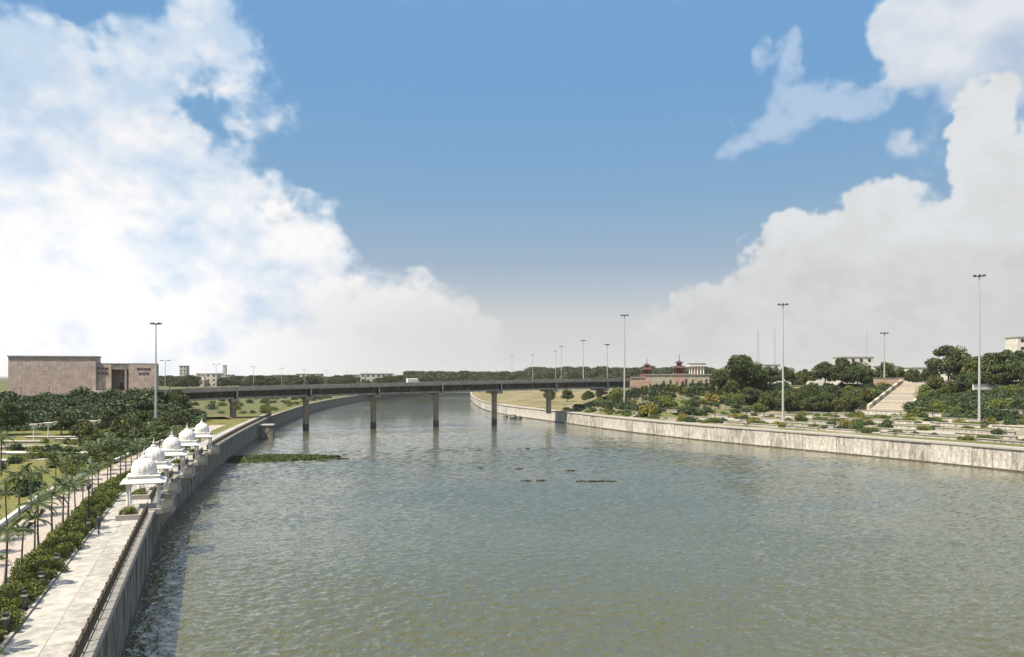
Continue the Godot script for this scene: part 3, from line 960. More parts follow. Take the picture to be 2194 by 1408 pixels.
func shrub(called: String, mesh: Mesh, at: Vector3, sc: Vector3, label: String, group: String) -> MeshInstance3D:
	var o := MeshInstance3D.new()
	o.name = numbered(called)
	o.mesh = mesh
	o.material_override = M.leaf
	add_child(o)
	o.position = at
	o.rotation.y = rng.randf() * TAU
	o.scale = sc
	tag(o, label, "shrub", group)
	return o

func garden() -> void:
	# hedge bed between promenade and garden path
	var z := 30.0
	while z < 172.0:
		for r in 2:
			var q := rng.randf_range(0.7, 1.2)
			if rng.randf() < 0.07: continue
			shrub("hedge_shrub", proto.bush[rng.randi() % 4], pl(z + rng.randf_range(-0.3, 0.3), 5.2 + r * 1.25 + rng.randf_range(-0.12, 0.12), WALL_L - 0.1), Vector3(0.95, 0.95, 0.95) * q, "leafy light green shrub in the bed between promenade and pink path", "shrubs of the hedge bed")
		z += 1.45 if z < 110.0 else 1.7
	var bed := st_new()
	for i in 75:
		quad(bed, pl(28 + i * 2, 7.3, WALL_L + 0.01), pl(30 + i * 2, 7.3, WALL_L + 0.01), pl(30 + i * 2, 4.52, WALL_L + 0.01), pl(28 + i * 2, 4.52, WALL_L + 0.01))
	structure("soil_bed", done(bed), M.rock)
	# palms
	z = 38.0
	while z < 165.0:
		palm(pl(z + rng.randf_range(-0.5, 0.5), 6.95 + rng.randf_range(-0.2, 0.2), WALL_L), rng.randf_range(3.4, 4.7), "slim palm with drooping fronds rising from the hedge bed", "palms along the hedge bed")
		z += 3.9
	z = 44.0
	while z < 170.0:
		palm(pl(z + rng.randf_range(-0.9, 0.9), 12.0 + rng.randf_range(-0.25, 0.25), WALL_L), rng.randf_range(3.3, 5.0), "palm with drooping fronds standing along the white kerb of the lawn", "palms along the white kerb")
		z += 5.4
	for p in [[70.0, 22.0], [78.0, 27.0], [84.0, 21.0], [92.0, 30.0], [96.0, 23.0], [105.0, 27.0], [111.0, 35.0], [118.0, 24.0], [66.0, 25.0]]:
		palm(pl(p[0], p[1], WALL_L - 0.1), rng.randf_range(4.6, 6.0), "taller palm growing on the open lawn among white low walls", "palms on the lawn")
	for i in 120:
		var zz := rng.randf_range(60, 180)
		var off := rng.randf_range(13.5, 19.0) if i < 40 else rng.randf_range(20.0, 44.0)
		if i >= 52: off = rng.randf_range(13, 30); zz = rng.randf_range(118, 215)
		var p := pl(zz, off, 0)
		p.y = land_l(p.x, -p.z) - 0.1
		shrub("garden_shrub", proto.bush[rng.randi() % 4] if rng.randf() < 0.5 else proto.darkbush[rng.randi() % 4], p, Vector3(1.3, 1.2, 1.3) * rng.randf_range(0.7, 1.5), "rounded shrub growing on the lawn beyond the white kerb", "shrubs on the lawn")
	# low white walls on the lawn
	for w in [[-109.0, -166.0, 22.0], [-92.0, -172.0, 14.0], [-98.0, -152.0, 10.0], [-95.0, -141.0, 16.0], [-80.0, -140.0, 18.0], [-112.0, -140.0, 14.0], [-85.0, -128.0, 9.0], [-103.0, -178.0, 12.0]]:
		var t := thing("garden_wall", Vector3(w[0], land_l(w[0], -w[1]) - 0.1, w[1]), "low white seat wall on the lawn below the shrub slope", "low wall", "low white walls on the lawn")
		part("wall_body", box_mesh(Vector3(w[2], 0.55, 0.5), Vector3(0, 0.27, 0)), M.coping, t)
		part("seat_cap", box_mesh(Vector3(w[2] + 0.1, 0.1, 0.75), Vector3(0, 0.6, 0)), M.white, t)
	# paved strips on the lawn
	for w in [[-100.0, -146.5, 46.0, 2.2], [-100.0, -133.0, 44.0, 1.6], [-100.0, -160.0, 40.0, 2.0]]:
		var s := st_new()
		box(s, Vector3(w[0], WALL_L + 0.0, w[1]), Vector3(w[2], 0.12, w[3]))
		structure("lawn_path", done(s), M.coping)
	# dark standing tree masses left of the lawn
	for p in [[-110.0, -152.0, 0.55], [-122.0, -170.0, 0.75], [-78.0, -158.0, 0.55], [-88.0, -163.0, 0.5], [-70.0, -150.0, 0.42], [-76.0, -172.0, 0.5], [-84.0, -180.0, 0.55], [-93.0, -118.0, 0.45], [-119.0, -187.0, 0.7], [-72.0, -136.0, 0.4], [-66.0, -128.0, 0.36], [-80.0, -150.0, 0.45], [-74.0, -160.0, 0.45], [-82.0, -170.0, 0.5], [-90.0, -190.0, 0.55], [-82.0, -196.0, 0.5], [-98.0, -192.0, 0.55], [-108.0, -190.0, 0.55]]:
		var o := copy(proto.tree[rng.randi() % 6], "garden_tree", Vector3(p[0], land_l(p[0], -p[1]) - 0.1, p[1]), rng.randf() * TAU, Vector3.ONE * p[2], "small dense dark tree standing at the edge of the lawn")
		tag(o, "", "tree", "small trees round the lawn")
	# white funnel lamps
	for p in [[-102.5, -170.0, 3.9, 1.0], [-98.5, -168.5, 4.3, 1.15], [-92.0, -174.0, 4.4, 1.2], [-88.0, -180.0, 3.8, 1.0]]:
		var t := thing("garden_lamp", Vector3(p[0], land_l(p[0], -p[1]) - 0.1, p[1]), "white post with a funnel shaped top on the lawn before the shrub slope", "garden lamp", "white funnel lamps on the lawn")
		var s := st_new()
		tube(s, [Vector3.ZERO, Vector3(0, p[2] - 1.2, 0)], [0.14, 0.11], 8)
		part("post", done(s), M.white, t)
		s = st_new()
		lathe(s, [[0.11, p[2] - 1.3], [0.3, p[2] - 0.8], [p[3] * 0.75, p[2] - 0.1], [p[3] * 0.85, p[2]], [p[3] * 0.8, p[2]], [0.2, p[2] - 0.6]], 14)
		part("funnel", done(s), M.white, t)
		s = st_new()
		bar(s, Vector3(0.1, p[2] - 1.1, 0), Vector3(1.5, p[2] - 0.35, 0), 0.09, 0.09)
		part("side_arm", done(s), M.white, t)
		s = st_new()
		lathe(s, [[0.08, p[2] - 0.5], [0.4, p[2] + 0.1], [0.48, p[2] + 0.16], [0.44, p[2] + 0.16], [0.1, p[2] - 0.3]], 12, Vector3(1.5, 0, 0))
		part("side_funnel", done(s), M.white, t)
	# bollards in the hedge and one lamp post
	for z2 in [44.2, 48.6, 53.2, 58.5, 72.0]:
		var t := thing("bollard_light", pl(z2, 4.75 if z2 < 70.0 else 4.6, WALL_L), "dark bollard light standing at the promenade edge of the hedge bed", "bollard", "bollard lights along the hedge")
		var s := st_new()
		slab(s, Vector3(0, 0.55, 0), Vector3(0.24, 1.1, 0.24), 0.03)
		part("post", done(s), M.dark, t)
		part("lens", box_mesh(Vector3(0.26, 0.1, 0.26), Vector3(0, 0.9, 0)), M.steel, t)
		part("cap", box_mesh(Vector3(0.3, 0.05, 0.3), Vector3(0, 1.13, 0)), M.dark, t)

# ---------------------------------------------------------------- domed kiosks
func kiosk(z: float, label: String) -> void:
	var t := thing("domed_kiosk", pl(z, 1.0, WALL_L), label, "kiosk", "white domed kiosks on the river wall", turn_l(z))
	# local +x points to the river
	var s := st_new()
	var ring := []
	for p in [[-1.9, -2.2], [1.9, -2.2], [3.0, -1.1], [3.0, 1.1], [1.9, 2.2], [-1.9, 2.2]]: ring.append(Vector2(p[0], p[1]))
	prism(s, ring, 1.0, -0.35, 0.14)
	part("platform", done(s), M.coping, t)
	s = st_new()
	var low := []
	for p in ring: low.append(p * Vector2(0.7, 0.75) + Vector2(-0.3, 0))
	loft(s, low, -1.5, ring, -0.35)
	part("corbel", done(s), M.coping, t)
	for e in [[1, 2], [2, 3], [3, 4]]:
		var a: Vector2 = ring[e[0]] * 0.955; var b: Vector2 = ring[e[1]] * 0.955
		s = st_new()
		bar(s, Vector3(a.x, 0.55, a.y), Vector3(b.x, 0.55, b.y), 0.14, 0.82)
		part("parapet_panel", done(s), M.cream, t)
		s = st_new()
		bar(s, Vector3(a.x, 1.0, a.y), Vector3(b.x, 1.0, b.y), 0.24, 0.1)
		part("parapet_cap", done(s), M.coping, t)
	for p in [Vector2(1.85, -2.12), Vector2(2.87, -1.05), Vector2(2.87, 1.05), Vector2(1.85, 2.12)]:
		s = st_new()
		slab(s, Vector3(p.x, 0.62, p.y), Vector3(0.26, 1.0, 0.26), 0.03)
		part("parapet_post", done(s), M.coping, t)
	for x in [-1.45, 1.45]:
		for y in [-1.45, 1.45]:
			s = st_new()
			box(s, Vector3(x, 0.32, y), Vector3(0.42, 0.36, 0.42))
			lathe(s, [[0.15, 0.5], [0.17, 0.6], [0.135, 0.7], [0.12, 2.35], [0.17, 2.45], [0.15, 2.5]], 12, Vector3(x, 0, y))
			box(s, Vector3(x, 2.58, y), Vector3(0.4, 0.18, 0.4))
			part("column", done(s), M.white, t)
	s = st_new()
	for e in [[-1.45, -1.45, 1.45, -1.45], [1.45, -1.45, 1.45, 1.45], [1.45, 1.45, -1.45, 1.45], [-1.45, 1.45, -1.45, -1.45]]:
		var a := Vector3(e[0], 2.8, e[1]); var b := Vector3(e[2], 2.8, e[3])
		var d := (b - a).normalized() * 0.17
		bar(s, a + d, b - d, 0.3, 0.26)
	for x in [-1.45, 1.45]:
		for y in [-1.45, 1.45]: box(s, Vector3(x, 2.8, y), Vector3(0.34, 0.27, 0.34))
	part("beam", done(s), M.white, t)
	s = st_new()
	var sq := []; var inner := []
	for p in [[-1, -1], [1, -1], [1, 1], [-1, 1]]:
		sq.append(Vector2(p[0], p[1]) * 2.15); inner.append(Vector2(p[0], p[1]) * 1.5)
	loft(s, sq, 2.88, inner, 3.25)
	prism(s, sq, 1.0, 2.8, 2.88)
	part("eave", done(s), M.white, t)
	s = st_new()
	prism(s, inner, 1.0, 3.25, 3.48)
	prism(s, inner, 1.06, 3.48, 3.56)
	part("upper_band", done(s), M.white, t)
	s = st_new()
	var oct := []
	for k in 8: oct.append(Vector2(cos(TAU * (k + 0.5) / 8), sin(TAU * (k + 0.5) / 8)) * 1.3)
	prism(s, oct, 1.0, 3.56, 3.74)
	part("drum", done(s), M.white, t)
	s = st_new()
	var prof := []
	for i in 15:
		var f := i / 14.0
		var a := -0.3 + f * (PI / 2 + 0.28)
		prof.append([1.27 * cos(a) * (1.0 if f < 0.85 else lerpf(1.0, 0.75, (f - 0.85) / 0.15)), 4.08 + 1.2 * sin(a) + 0.2 * pow(f, 6)])
	lathe(s, prof, 64, Vector3.ZERO, true, 0.05, 16)
	var dome := part("dome", done(s), M.white, t)
	s = st_new()
	lathe(s, [[0.34, 5.5], [0.3, 5.62], [0.1, 5.68], [0.08, 5.78], [0.17, 5.86], [0.15, 5.96], [0.05, 6.02], [0.09, 6.08], [0.03, 6.18], [0.0, 6.5]], 12, Vector3(0, -0.1, 0))
	part("finial", done(s), M.white, dome)

func prism(s: SurfaceTool, ring: Array, k: float, y0: float, y1: float) -> void:
	var r := []
	for p in ring: r.append(p * k)
	loft(s, r, y0, r, y1)

func loft(s: SurfaceTool, a: Array, ya: float, b: Array, yb: float) -> void:
	var n := a.size()
	for i in n:
		var j := (i + 1) % n
		quad(s, Vector3(a[i].x, ya, a[i].y), Vector3(a[j].x, ya, a[j].y), Vector3(b[j].x, yb, b[j].y), Vector3(b[i].x, yb, b[i].y))
	for i in range(1, n - 1):
		s.add_vertex(Vector3(b[0].x, yb, b[0].y)); s.add_vertex(Vector3(b[i].x, yb, b[i].y)); s.add_vertex(Vector3(b[i + 1].x, yb, b[i + 1].y))
		s.add_vertex(Vector3(a[0].x, ya, a[0].y)); s.add_vertex(Vector3(a[i + 1].x, ya, a[i + 1].y)); s.add_vertex(Vector3(a[i].x, ya, a[i].y))

func kiosks() -> void:
	var word := ["first", "second", "third", "fourth", "fifth"]
	for i in 5:
		kiosk(KIOSK_Z[i], "white domed kiosk on the river wall, %s of five from the standing person" % word[i])
		var z: float = KIOSK_Z[i] - 5.2
		var t := thing("planter_bed", pl(z, 1.95, WALL_L), "low stone planter against the railing before the %s white kiosk" % word[i], "planter", "stone planters by the kiosks", turn_l(z))
		for e in [[0.0, -1.75, 2.2, 0.25], [0.0, 1.75, 2.2, 0.25], [-1.0, 0.0, 0.25, 3.2], [1.0, 0.0, 0.25, 3.2]]:
			var s := st_new()
			slab(s, Vector3(e[0], 0.26, e[1]), Vector3(e[2], 0.5, e[3]), 0.03)
			part("planter_side", done(s), M.coping, t)
		part("soil", box_mesh(Vector3(1.7, 0.3, 3.2), Vector3(0, 0.16, 0)), M.rock, t)
		shrub("planter_shrub", proto.bush[i % 4], pl(z, 1.95, WALL_L + 0.3), Vector3(0.85, 0.75, 1.45), "clipped green shrub filling the stone planter before the %s white kiosk" % word[i], "shrubs in the planters").rotation.y = turn_l(z)

# ---------------------------------------------------------------- the person (one skinned surface meshed from tapered capsules)
func person() -> void:
	var J := [ # a, b, ra, rb, k
		[Vector3(0, 0.98, 0), Vector3(0, 1.2, 0.0), 0.155, 0.14], [Vector3(0, 1.2, 0), Vector3(0, 1.42, 0), 0.14, 0.15],
		[Vector3(-0.13, 1.42, 0), Vector3(0.13, 1.42, 0), 0.085, 0.085], [Vector3(0, 1.44, 0), Vector3(0, 1.56, 0.01), 0.058, 0.052],
		[Vector3(0, 1.61, 0.012), Vector3(0, 1.69, 0.0), 0.078, 0.088], [Vector3(0, 1.6, 0.095), Vector3(0, 1.63, 0.08), 0.014, 0.012],
		[Vector3(-0.086, 1.63, 0), Vector3(-0.086, 1.66, 0), 0.015, 0.018], [Vector3(0.086, 1.63, 0), Vector3(0.086, 1.66, 0), 0.015, 0.018]]
	for sd in [-1.0, 1.0]:
		J.append([Vector3(sd * 0.19, 1.4, 0), Vector3(sd * 0.245, 1.12, -0.03), 0.062, 0.05])
		J.append([Vector3(sd * 0.245, 1.12, -0.03), Vector3(sd * 0.255, 0.87, 0.05 * sd + 0.05), 0.048, 0.034])
		J.append([Vector3(sd * 0.255, 0.86, 0.05 * sd + 0.05), Vector3(sd * 0.255, 0.78, 0.05 * sd + 0.06), 0.036, 0.04])
		J.append([Vector3(sd * 0.09, 0.95, 0), Vector3(sd * 0.1, 0.52, 0.02 + sd * 0.05), 0.1, 0.068])
		J.append([Vector3(sd * 0.1, 0.52, 0.02 + sd * 0.05), Vector3(sd * 0.1, 0.1, -0.02 + sd * 0.08), 0.066, 0.046])
		J.append([Vector3(sd * 0.1, 0.05, -0.05 + sd * 0.08), Vector3(sd * 0.115, 0.035, 0.14 + sd * 0.08), 0.048, 0.038])
	var cell := 0.022
	var lo := Vector3(-0.36, -0.03, -0.24)
	var nx := 33; var ny := 84; var nz := 26
	var f := PackedFloat32Array()
	f.resize(nx * ny * nz)
	for y in ny:
		for z in nz:
			for x in nx:
				var p := lo + Vector3(x, y, z) * cell
				var d := 1.0
				for b in J:
					var ab: Vector3 = b[1] - b[0]
					var h := clampf((p - b[0]).dot(ab) / ab.length_squared(), 0, 1)
					var q: float = p.distance_to(b[0] + ab * h) - lerpf(b[2], b[3], h)
					var hh := clampf(0.5 + 0.5 * (d - q) / 0.03, 0, 1)
					d = lerpf(d, q, hh) - 0.03 * hh * (1.0 - hh)
				f[(y * nz + z) * nx + x] = d
	var idx := {}
	var V := PackedVector3Array(); var C := PackedColorArray(); var I := PackedInt32Array()
	for y in ny - 1:
		for z in nz - 1:
			for x in nx - 1:
				var sum := Vector3.ZERO
				var n := 0
				var val := []
				for c in 8: val.append(f[((y + (c >> 1 & 1)) * nz + z + (c >> 2)) * nx + x + (c & 1)])
				for e in [[0, 1], [2, 3], [4, 5], [6, 7], [0, 2], [1, 3], [4, 6], [5, 7], [0, 4], [1, 5], [2, 6], [3, 7]]:
					var a: float = val[e[0]]; var b: float = val[e[1]]
					if (a < 0.0) != (b < 0.0):
						var t := a / (a - b)
						var pa := Vector3(e[0] & 1, e[0] >> 1 & 1, e[0] >> 2); var pb := Vector3(e[1] & 1, e[1] >> 1 & 1, e[1] >> 2)
						sum += pa.lerp(pb, t); n += 1
				if n > 0:
					idx[(y * nz + z) * nx + x] = V.size()
					var p := lo + (Vector3(x, y, z) + sum / n) * cell
					V.append(p)
					var col := Color(0.03, 0.033, 0.05)
					if p.y > 1.5 or (absf(p.x) > 0.2 and p.y < 0.9): col = Color(0.2, 0.11, 0.07)
					elif p.y < 0.09: col = Color(0.02, 0.017, 0.015)
					elif p.y < 1.0: col = Color(0.022, 0.022, 0.026)
					C.append(col)
	for y in range(1, ny - 1):
		for z in range(1, nz - 1):
			for x in range(1, nx - 1):
				var here := f[(y * nz + z) * nx + x] < 0.0
				for ax in 3:
					var o := [1, nx * nz, nx][ax] as int
					var there := f[(y * nz + z) * nx + x + o] < 0.0
					if here == there: continue
					var u := [nx * nz, nx, 1][ax] as int
					var w := [nx, 1, nx * nz][ax] as int
					var b := (y * nz + z) * nx + x
					var q := [b, b - u, b - u - w, b - w]
					if not (idx.has(q[0]) and idx.has(q[1]) and idx.has(q[2]) and idx.has(q[3])): continue
					var order := [0, 1, 2, 0, 2, 3] if here else [0, 2, 1, 0, 3, 2]
					for k in order: I.append(idx[q[k]])
	var z0 := 71.2
	var t := thing("person", pl(z0, 3.7, WALL_L), "person in dark shirt and trousers standing on the pale promenade", "person", "", 2.6)
	var m := mat(Color.WHITE, 0.8)
	m.vertex_color_use_as_albedo = true
	var body := grid(V, C, I)
	part("body", body, m, t)
	var s := st_new()
	for sd in [-1.0, 1.0]:
		var wrist := Vector3(sd * 0.255, 0.76, 0.05 * sd + 0.06)
		for k in 4:
			var a := wrist + Vector3(0, 0, -0.03 + k * 0.02)
			tube(s, [a, a + Vector3(0, -0.045, 0.004), a + Vector3(-sd * 0.014, -0.075 - [0.0, 0.012, 0.008, -0.008][k], 0.008)], [0.0095, 0.009, 0.007], 6)
		var b := wrist + Vector3(-sd * 0.01, 0.05, 0.035)
		tube(s, [b, b + Vector3(-sd * 0.01, -0.035, 0.022), b + Vector3(-sd * 0.018, -0.065, 0.024)], [0.011, 0.01, 0.008], 6)
	part("fingers", done(s), mat(lin(0.2, 0.11, 0.07), 0.7), t)
	s = st_new()
	lathe(s, [[0.094, 1.63], [0.1, 1.68], [0.094, 1.735], [0.06, 1.78], [0.0, 1.795]], 14, Vector3(0, 0, -0.014))
	part("hair", done(s), M.dark, t)

# ---------------------------------------------------------------- shrub slope under the building
func left_slope() -> void:
	for i in 230:
		var a := rng.randf_range(-215.0, -38.0)
		var d := rng.randf_range(8.0, 46.0)
		if i < 50: d = rng.randf_range(7.5, 16.0)
		var p := B0 + BE * a + BN * d
		if bank_l(-p.z) - p.x < 16.0: continue
		p.y = land_l(p.x, -p.z) - 0.3
		var q := rng.randf_range(1.7, 3.4)
		if i >= 50 and i % 9 == 0: q *= 1.4
		shrub("slope_shrub", proto.darkbush[rng.randi() % 4], p, Vector3(q * 1.2, q * rng.randf_range(0.7, 1.0), q * 1.2), "dark bluish green shrub on the slope below the stone building", "shrubs on the slope below the building")
	var mm := MultiMesh.new()
	mm.transform_format = MultiMesh.TRANSFORM_3D
	mm.mesh = proto.darkbush[1]
	mm.instance_count = 2200
	for i in 2200:
		var p := B0 + BE * rng.randf_range(-260.0, -40.0) + BN * rng.randf_range(6.5, 48.0)
		p.y = land_l(p.x, -p.z) - 0.4
		var q := rng.randf_range(1.0, 2.1)
		mm.set_instance_transform(i, Transform3D(Basis(Vector3.UP, rng.randf() * TAU).scaled(Vector3(q * 1.4, q * 0.8, q * 1.4)), p))
	var o := MultiMeshInstance3D.new()
	o.name = "slope_ground_cover"
	o.multimesh = mm
	o.material_override = M.leaf
	add_child(o)
	tag(o, "low dark leafy ground cover over the slope below the building", "ground cover", "", "stuff")
	for p in [[-106.5, -252.0, 0.6], [-103.0, -247.0, 0.55], [-109.0, -246.0, 0.35], [-168.0, -244.0, 0.55], [-176.0, -236.0, 0.8], [-181.0, -238.0, 0.9], [-150.0, -200.0, 0.5], [-160.0, -215.0, 0.6], [-135.0, -205.0, 0.5]]:
		var c := copy(proto.tree[rng.randi() % 4], "slope_tree", Vector3(p[0], land_l(p[0], -p[1]) - 0.2, p[1]), rng.randf() * TAU, Vector3.ONE * p[2], "small dark tree standing on the slope beside the stone building")
		tag(c, "", "tree", "small trees on the building slope")

# ---------------------------------------------------------------- right bank
func on_right(x: float, z: float) -> Vector3:
	return Vector3(x, land_r(x, z) - 0.15, -z)

func right_bank() -> void:
	# riverside walk behind the wall
	var wk := Node3D.new()
	wk.name = "river_walk"
	add_child(wk)
	wk.set_meta("kind", "structure")
	var z := 130.0
	while z < 420.0:
		part("slab", stretch(false, z, z + 2.97, 1.2, 5.0, WALL_R - 0.1, WALL_R + 0.03 + rng.randf_range(-0.004, 0.004)), M.paving[1] if rng.randf() < 0.6 else M.coping, wk)
		z += 3.0
	# low pale terrace walls parallel to the quay
	var rows := [[9.0, 150.0, 330.0, 0.7], [17.0, 165.0, 280.0, 0.9], [28.0, 170.0, 262.0, 0.9], [42.0, 175.0, 255.0, 1.0], [58.0, 160.0, 240.0, 1.1], [74.0, 150.0, 235.0, 1.5]]
	for r in rows:
		z = r[1]
		while z < r[2]:
			var l := rng.randf_range(9, 22)
			var m := pr(z + l / 2, r[0], 0)
			var t := thing("terrace_wall", on_right(m.x, -m.z), "low pale stone terrace wall on the flat bank behind the sunlit quay", "low wall", "low terrace walls on the far bank", turn_r(z + l / 2))
			var h: float = r[3]
			part("wall_body", box_mesh(Vector3(0.6, h, l - 1.0), Vector3(0, h / 2, 0)), M.quay_pale[rng.randi() % 3], t)
			part("wall_cap", box_mesh(Vector3(0.9, 0.12, l - 0.9), Vector3(0, h + 0.06, 0)), M.coping, t)
			z += l + (rng.randf_range(2, 9) if rng.randf() < 0.5 else 0.0)
	# paved terraces between them
	for r in [[19.0, 26.5, 165.0, 255.0], [44.0, 56.0, 175.0, 245.0], [10.0, 15.0, 150.0, 250.0]]:
		var s := st_new()
		z = r[2]
		while z < r[3]:
			var q := []
			for e in [[z, r[0]], [z + 5, r[0]], [z + 5, r[1]], [z, r[1]]]:
				var m := pr(e[0], e[1], 0)
				q.append(Vector3(m.x, WALL_R + 0.02 * minf(m.x - bank_r(-m.z), 75.0) + 0.02, m.z))
			quad(s, q[0], q[1], q[2], q[3])
			z += 5
		structure("terrace_paving", done(s), M.path if r[0] > 40.0 else M.coping)
	# bushes along the walk and terraces
	for i in 190:
		var off := rng.randf_range(10, 14)
		var zz := rng.randf_range(150, 260)
		if i > 45: off = rng.randf_range(20, 74)
		if i > 165: off = rng.randf_range(5.5, 9); zz = rng.randf_range(240, 340)
		var m := pr(zz, off, 0)
		var p := on_right(m.x, -m.z)
		var q := rng.randf_range(0.8, 1.7)
		var yellow := i % 17 == 3
		shrub("terrace_shrub", proto.yellowbush[0] if yellow else (proto.bush[i % 4] if i % 3 else proto.darkbush[i % 4]), p, Vector3(q * 1.25, q, q * 1.25), "yellow flowering shrub on the pale terraces" if yellow else "round green shrub on the pale terraces behind the sunlit quay", "shrubs on the terraces")
	# shrubs of the slope
	for i in 760:
		var zz := rng.randf_range(165, 335)
		var tt := rng.randf_range(6, 150)
		var p := on_right(bank_r(zz) + tt, zz)
		var t0 := slope_start(p.x, zz)
		if tt < t0 or tt > t0 + 40.0 or p.x / -p.z > 0.68 or near_stairs(p) or (p.x / -p.z < 0.3 and rng.randf() < 0.6): continue
		var q := rng.randf_range(1.5, 3.2)
		shrub("bank_shrub", proto.darkbush[rng.randi() % 4] if rng.randf() < 0.5 else proto.bush[rng.randi() % 4] if rng.randf() < 0.95 else proto.yellowbush[0], p, Vector3(q * 1.2, q * rng.randf_range(0.7, 1.3), q * 1.2), "dense shrub on the slope beneath the row of trees", "shrubs on the far slope")
	var mm := MultiMesh.new()
	mm.transform_format = MultiMesh.TRANSFORM_3D
	mm.mesh = proto.darkbush[2]
	mm.instance_count = 2400
	for i in 2400:
		var zz := rng.randf_range(160, 340)
		var p := Vector3.ZERO
		for k in 12:
			var tt := rng.randf_range(6, 160)
			p = on_right(bank_r(zz) + tt, zz)
			var t0 := slope_start(p.x, zz)
			if tt > t0 and tt < t0 + 55.0 and not near_stairs(p): break
		var q := rng.randf_range(0.8, 1.8)
		if p.x / -p.z < 0.3 and i % 4: q = 0.35
		if near_stairs(p): q = 0.05
		mm.set_instance_transform(i, Transform3D(Basis(Vector3.UP, rng.randf() * TAU).scaled(Vector3(q * 1.5, q * 0.8, q * 1.5)), p))
	var o := MultiMeshInstance3D.new()
	o.name = "bank_ground_cover"
	o.multimesh = mm
	o.material_override = M.leaf
	add_child(o)
	tag(o, "low dark leafy ground cover over the far slope", "ground cover", "", "stuff")
	# rows of columnar bushes below the cream platform
	for r in 4:
		for i in 17:
			var f := (i + rng.randf_range(-0.2, 0.2)) / 16.0
			var p := Vector3(lerpf(44.0, 92.0, f) - r * 2.0, 0, -lerpf(322.0, 327.0, f) + r * 6.0)
			p = on_right(p.x, -p.z)
			var q := rng.randf_range(0.8, 1.15)
			shrub("columnar_bush", proto.column[rng.randi() % 3], p, Vector3(1.15, 0.95, 1.15) * q, "dark upright columnar bush in rows below the cream platform", "columnar bushes below the platform")
	# trees along the top
	var lab := "broad dark green tree in the row along the top of the far slope"
	var spots := []
	for u in [[0.262, 318, 0.8], [0.288, 322, 1.15], [0.30, 330, 1.0], [0.325, 318, 0.75], [0.345, 322, 0.8], [0.37, 318, 0.75], [0.395, 318, 1.0], [0.415, 310, 0.95], [0.435, 322, 0.9], [0.45, 312, 0.7], [0.47, 305, 0.85], [0.487, 318, 0.75], [0.505, 335, 0.75], [0.525, 318, 0.75], [0.55, 300, 1.15], [0.565, 312, 0.8], [0.585, 285, 1.1], [0.603, 290, 1.2], [0.62, 280, 1.1], [0.64, 282, 1.2], [0.66, 275, 1.1], [0.68, 280, 1.2], [0.275, 312, 0.6], [0.315, 306, 0.6], [0.335, 302, 0.55], [0.36, 300, 0.6], [0.385, 298, 0.65], [0.40, 292, 0.6], [0.425, 290, 0.65], [0.445, 296, 0.55], [0.35, 284, 0.6], [0.366, 280, 0.65], [0.38, 278, 0.6], [0.395, 276, 0.65], [0.41, 274, 0.55], [0.345, 294, 0.75], [0.375, 292, 0.8], [0.405, 300, 0.85], [0.43, 305, 0.85], [0.30, 300, 0.6], [0.32, 296, 0.55], [0.55, 272, 0.6], [0.575, 268, 0.7], [0.595, 262, 0.6], [0.615, 262, 0.75], [0.635, 258, 0.65], [0.655, 260, 0.8], [0.535, 284, 0.55]]:
		spots.append(u)
	for i in spots.size():
		var u: Array = spots[i]
		var dz := 22.0 if (u[0] > 0.3 and u[0] < 0.53 and u[1] > 302) else 0.0
		var p := on_right(u[0] * (u[1] + dz), u[1] + dz)
		lab = ("dark green tree" if i % 6 < 4 else "olive green tree") + (" beside the platform end of the far slope" if u[0] < 0.31 else " on the far slope between platform and stairway" if u[0] < 0.45 else " by the head of the pale stairway" if u[0] < 0.53 else " on the far slope behind the tallest floodlight mast")
		if near_stairs(p): continue
		var c := copy(proto.tree[i % 6], "broad_tree", p, rng.randf() * TAU, Vector3(rng.randf_range(0.85, 1.15), rng.randf_range(0.85, 1.2), rng.randf_range(0.85, 1.15)) * u[2], lab)
		tag(c, "", "tree", "trees along the far slope top")
	stairs()
	for i in 90:
		var zz := rng.randf_range(300, 560)
		var p := pl(zz, rng.randf_range(5, 60), 0)
		p.y = land_l(p.x, -p.z) - 0.2
		if (p - B0).dot(BN) > -10.0: continue
		var q := rng.randf_range(0.8, 2.2)
		shrub("meadow_shrub", proto.darkbush[i % 4] if i % 2 else proto.bush[i % 4], p, Vector3(q * 1.2, q * 1.1, q * 1.2), "scattered shrub on the green meadow behind the bridge piers", "shrubs on the meadow")
	# pale walls on the slope top
	for w in [[0.555, 288.0, 22.0, 1.2, 0.05], [0.62, 262.0, 26.0, 1.2, 0.3], [0.45, 305.0, 16.0, 1.1, 0.0], [0.37, 312.0, 14.0, 1.0, 0.0]]:
		var p := on_right(w[0] * w[1], w[1])
		var t := thing("slope_wall", p, "long low white boundary wall under the trees on the far slope", "low wall", "white walls along the far slope top", w[4])
		part("wall_body", box_mesh(Vector3(w[2], w[3] + 0.6, 0.4), Vector3(0, w[3] / 2 - 0.2, 0)), M.white, t)
		part("wall_cap", box_mesh(Vector3(w[2] + 0.2, 0.14, 0.7), Vector3(0, w[3] + 0.18, 0)), M.coping, t)
	# small columned shelter
	var sp := on_right(0.566 * 300.0, 300.0)
	var sh := thing("garden_shelter", sp, "small cream flat roofed shelter on posts among the trees", "shelter")
	for x in [-3.0, -1.0, 1.0, 3.0]:
		for y in [-1.6, 1.6]:
			part("post", box_mesh(Vector3(0.35, 4.0, 0.35), Vector3(x, 2.0, y)), M.cream, sh)
	part("roof", box_mesh(Vector3(8.0, 0.5, 5.0), Vector3(0, 4.25, 0)), M.cream, sh)
	part("plinth", box_mesh(Vector3(8.0, 0.6, 5.0), Vector3(0, 0.0, 0)), M.cream, sh)

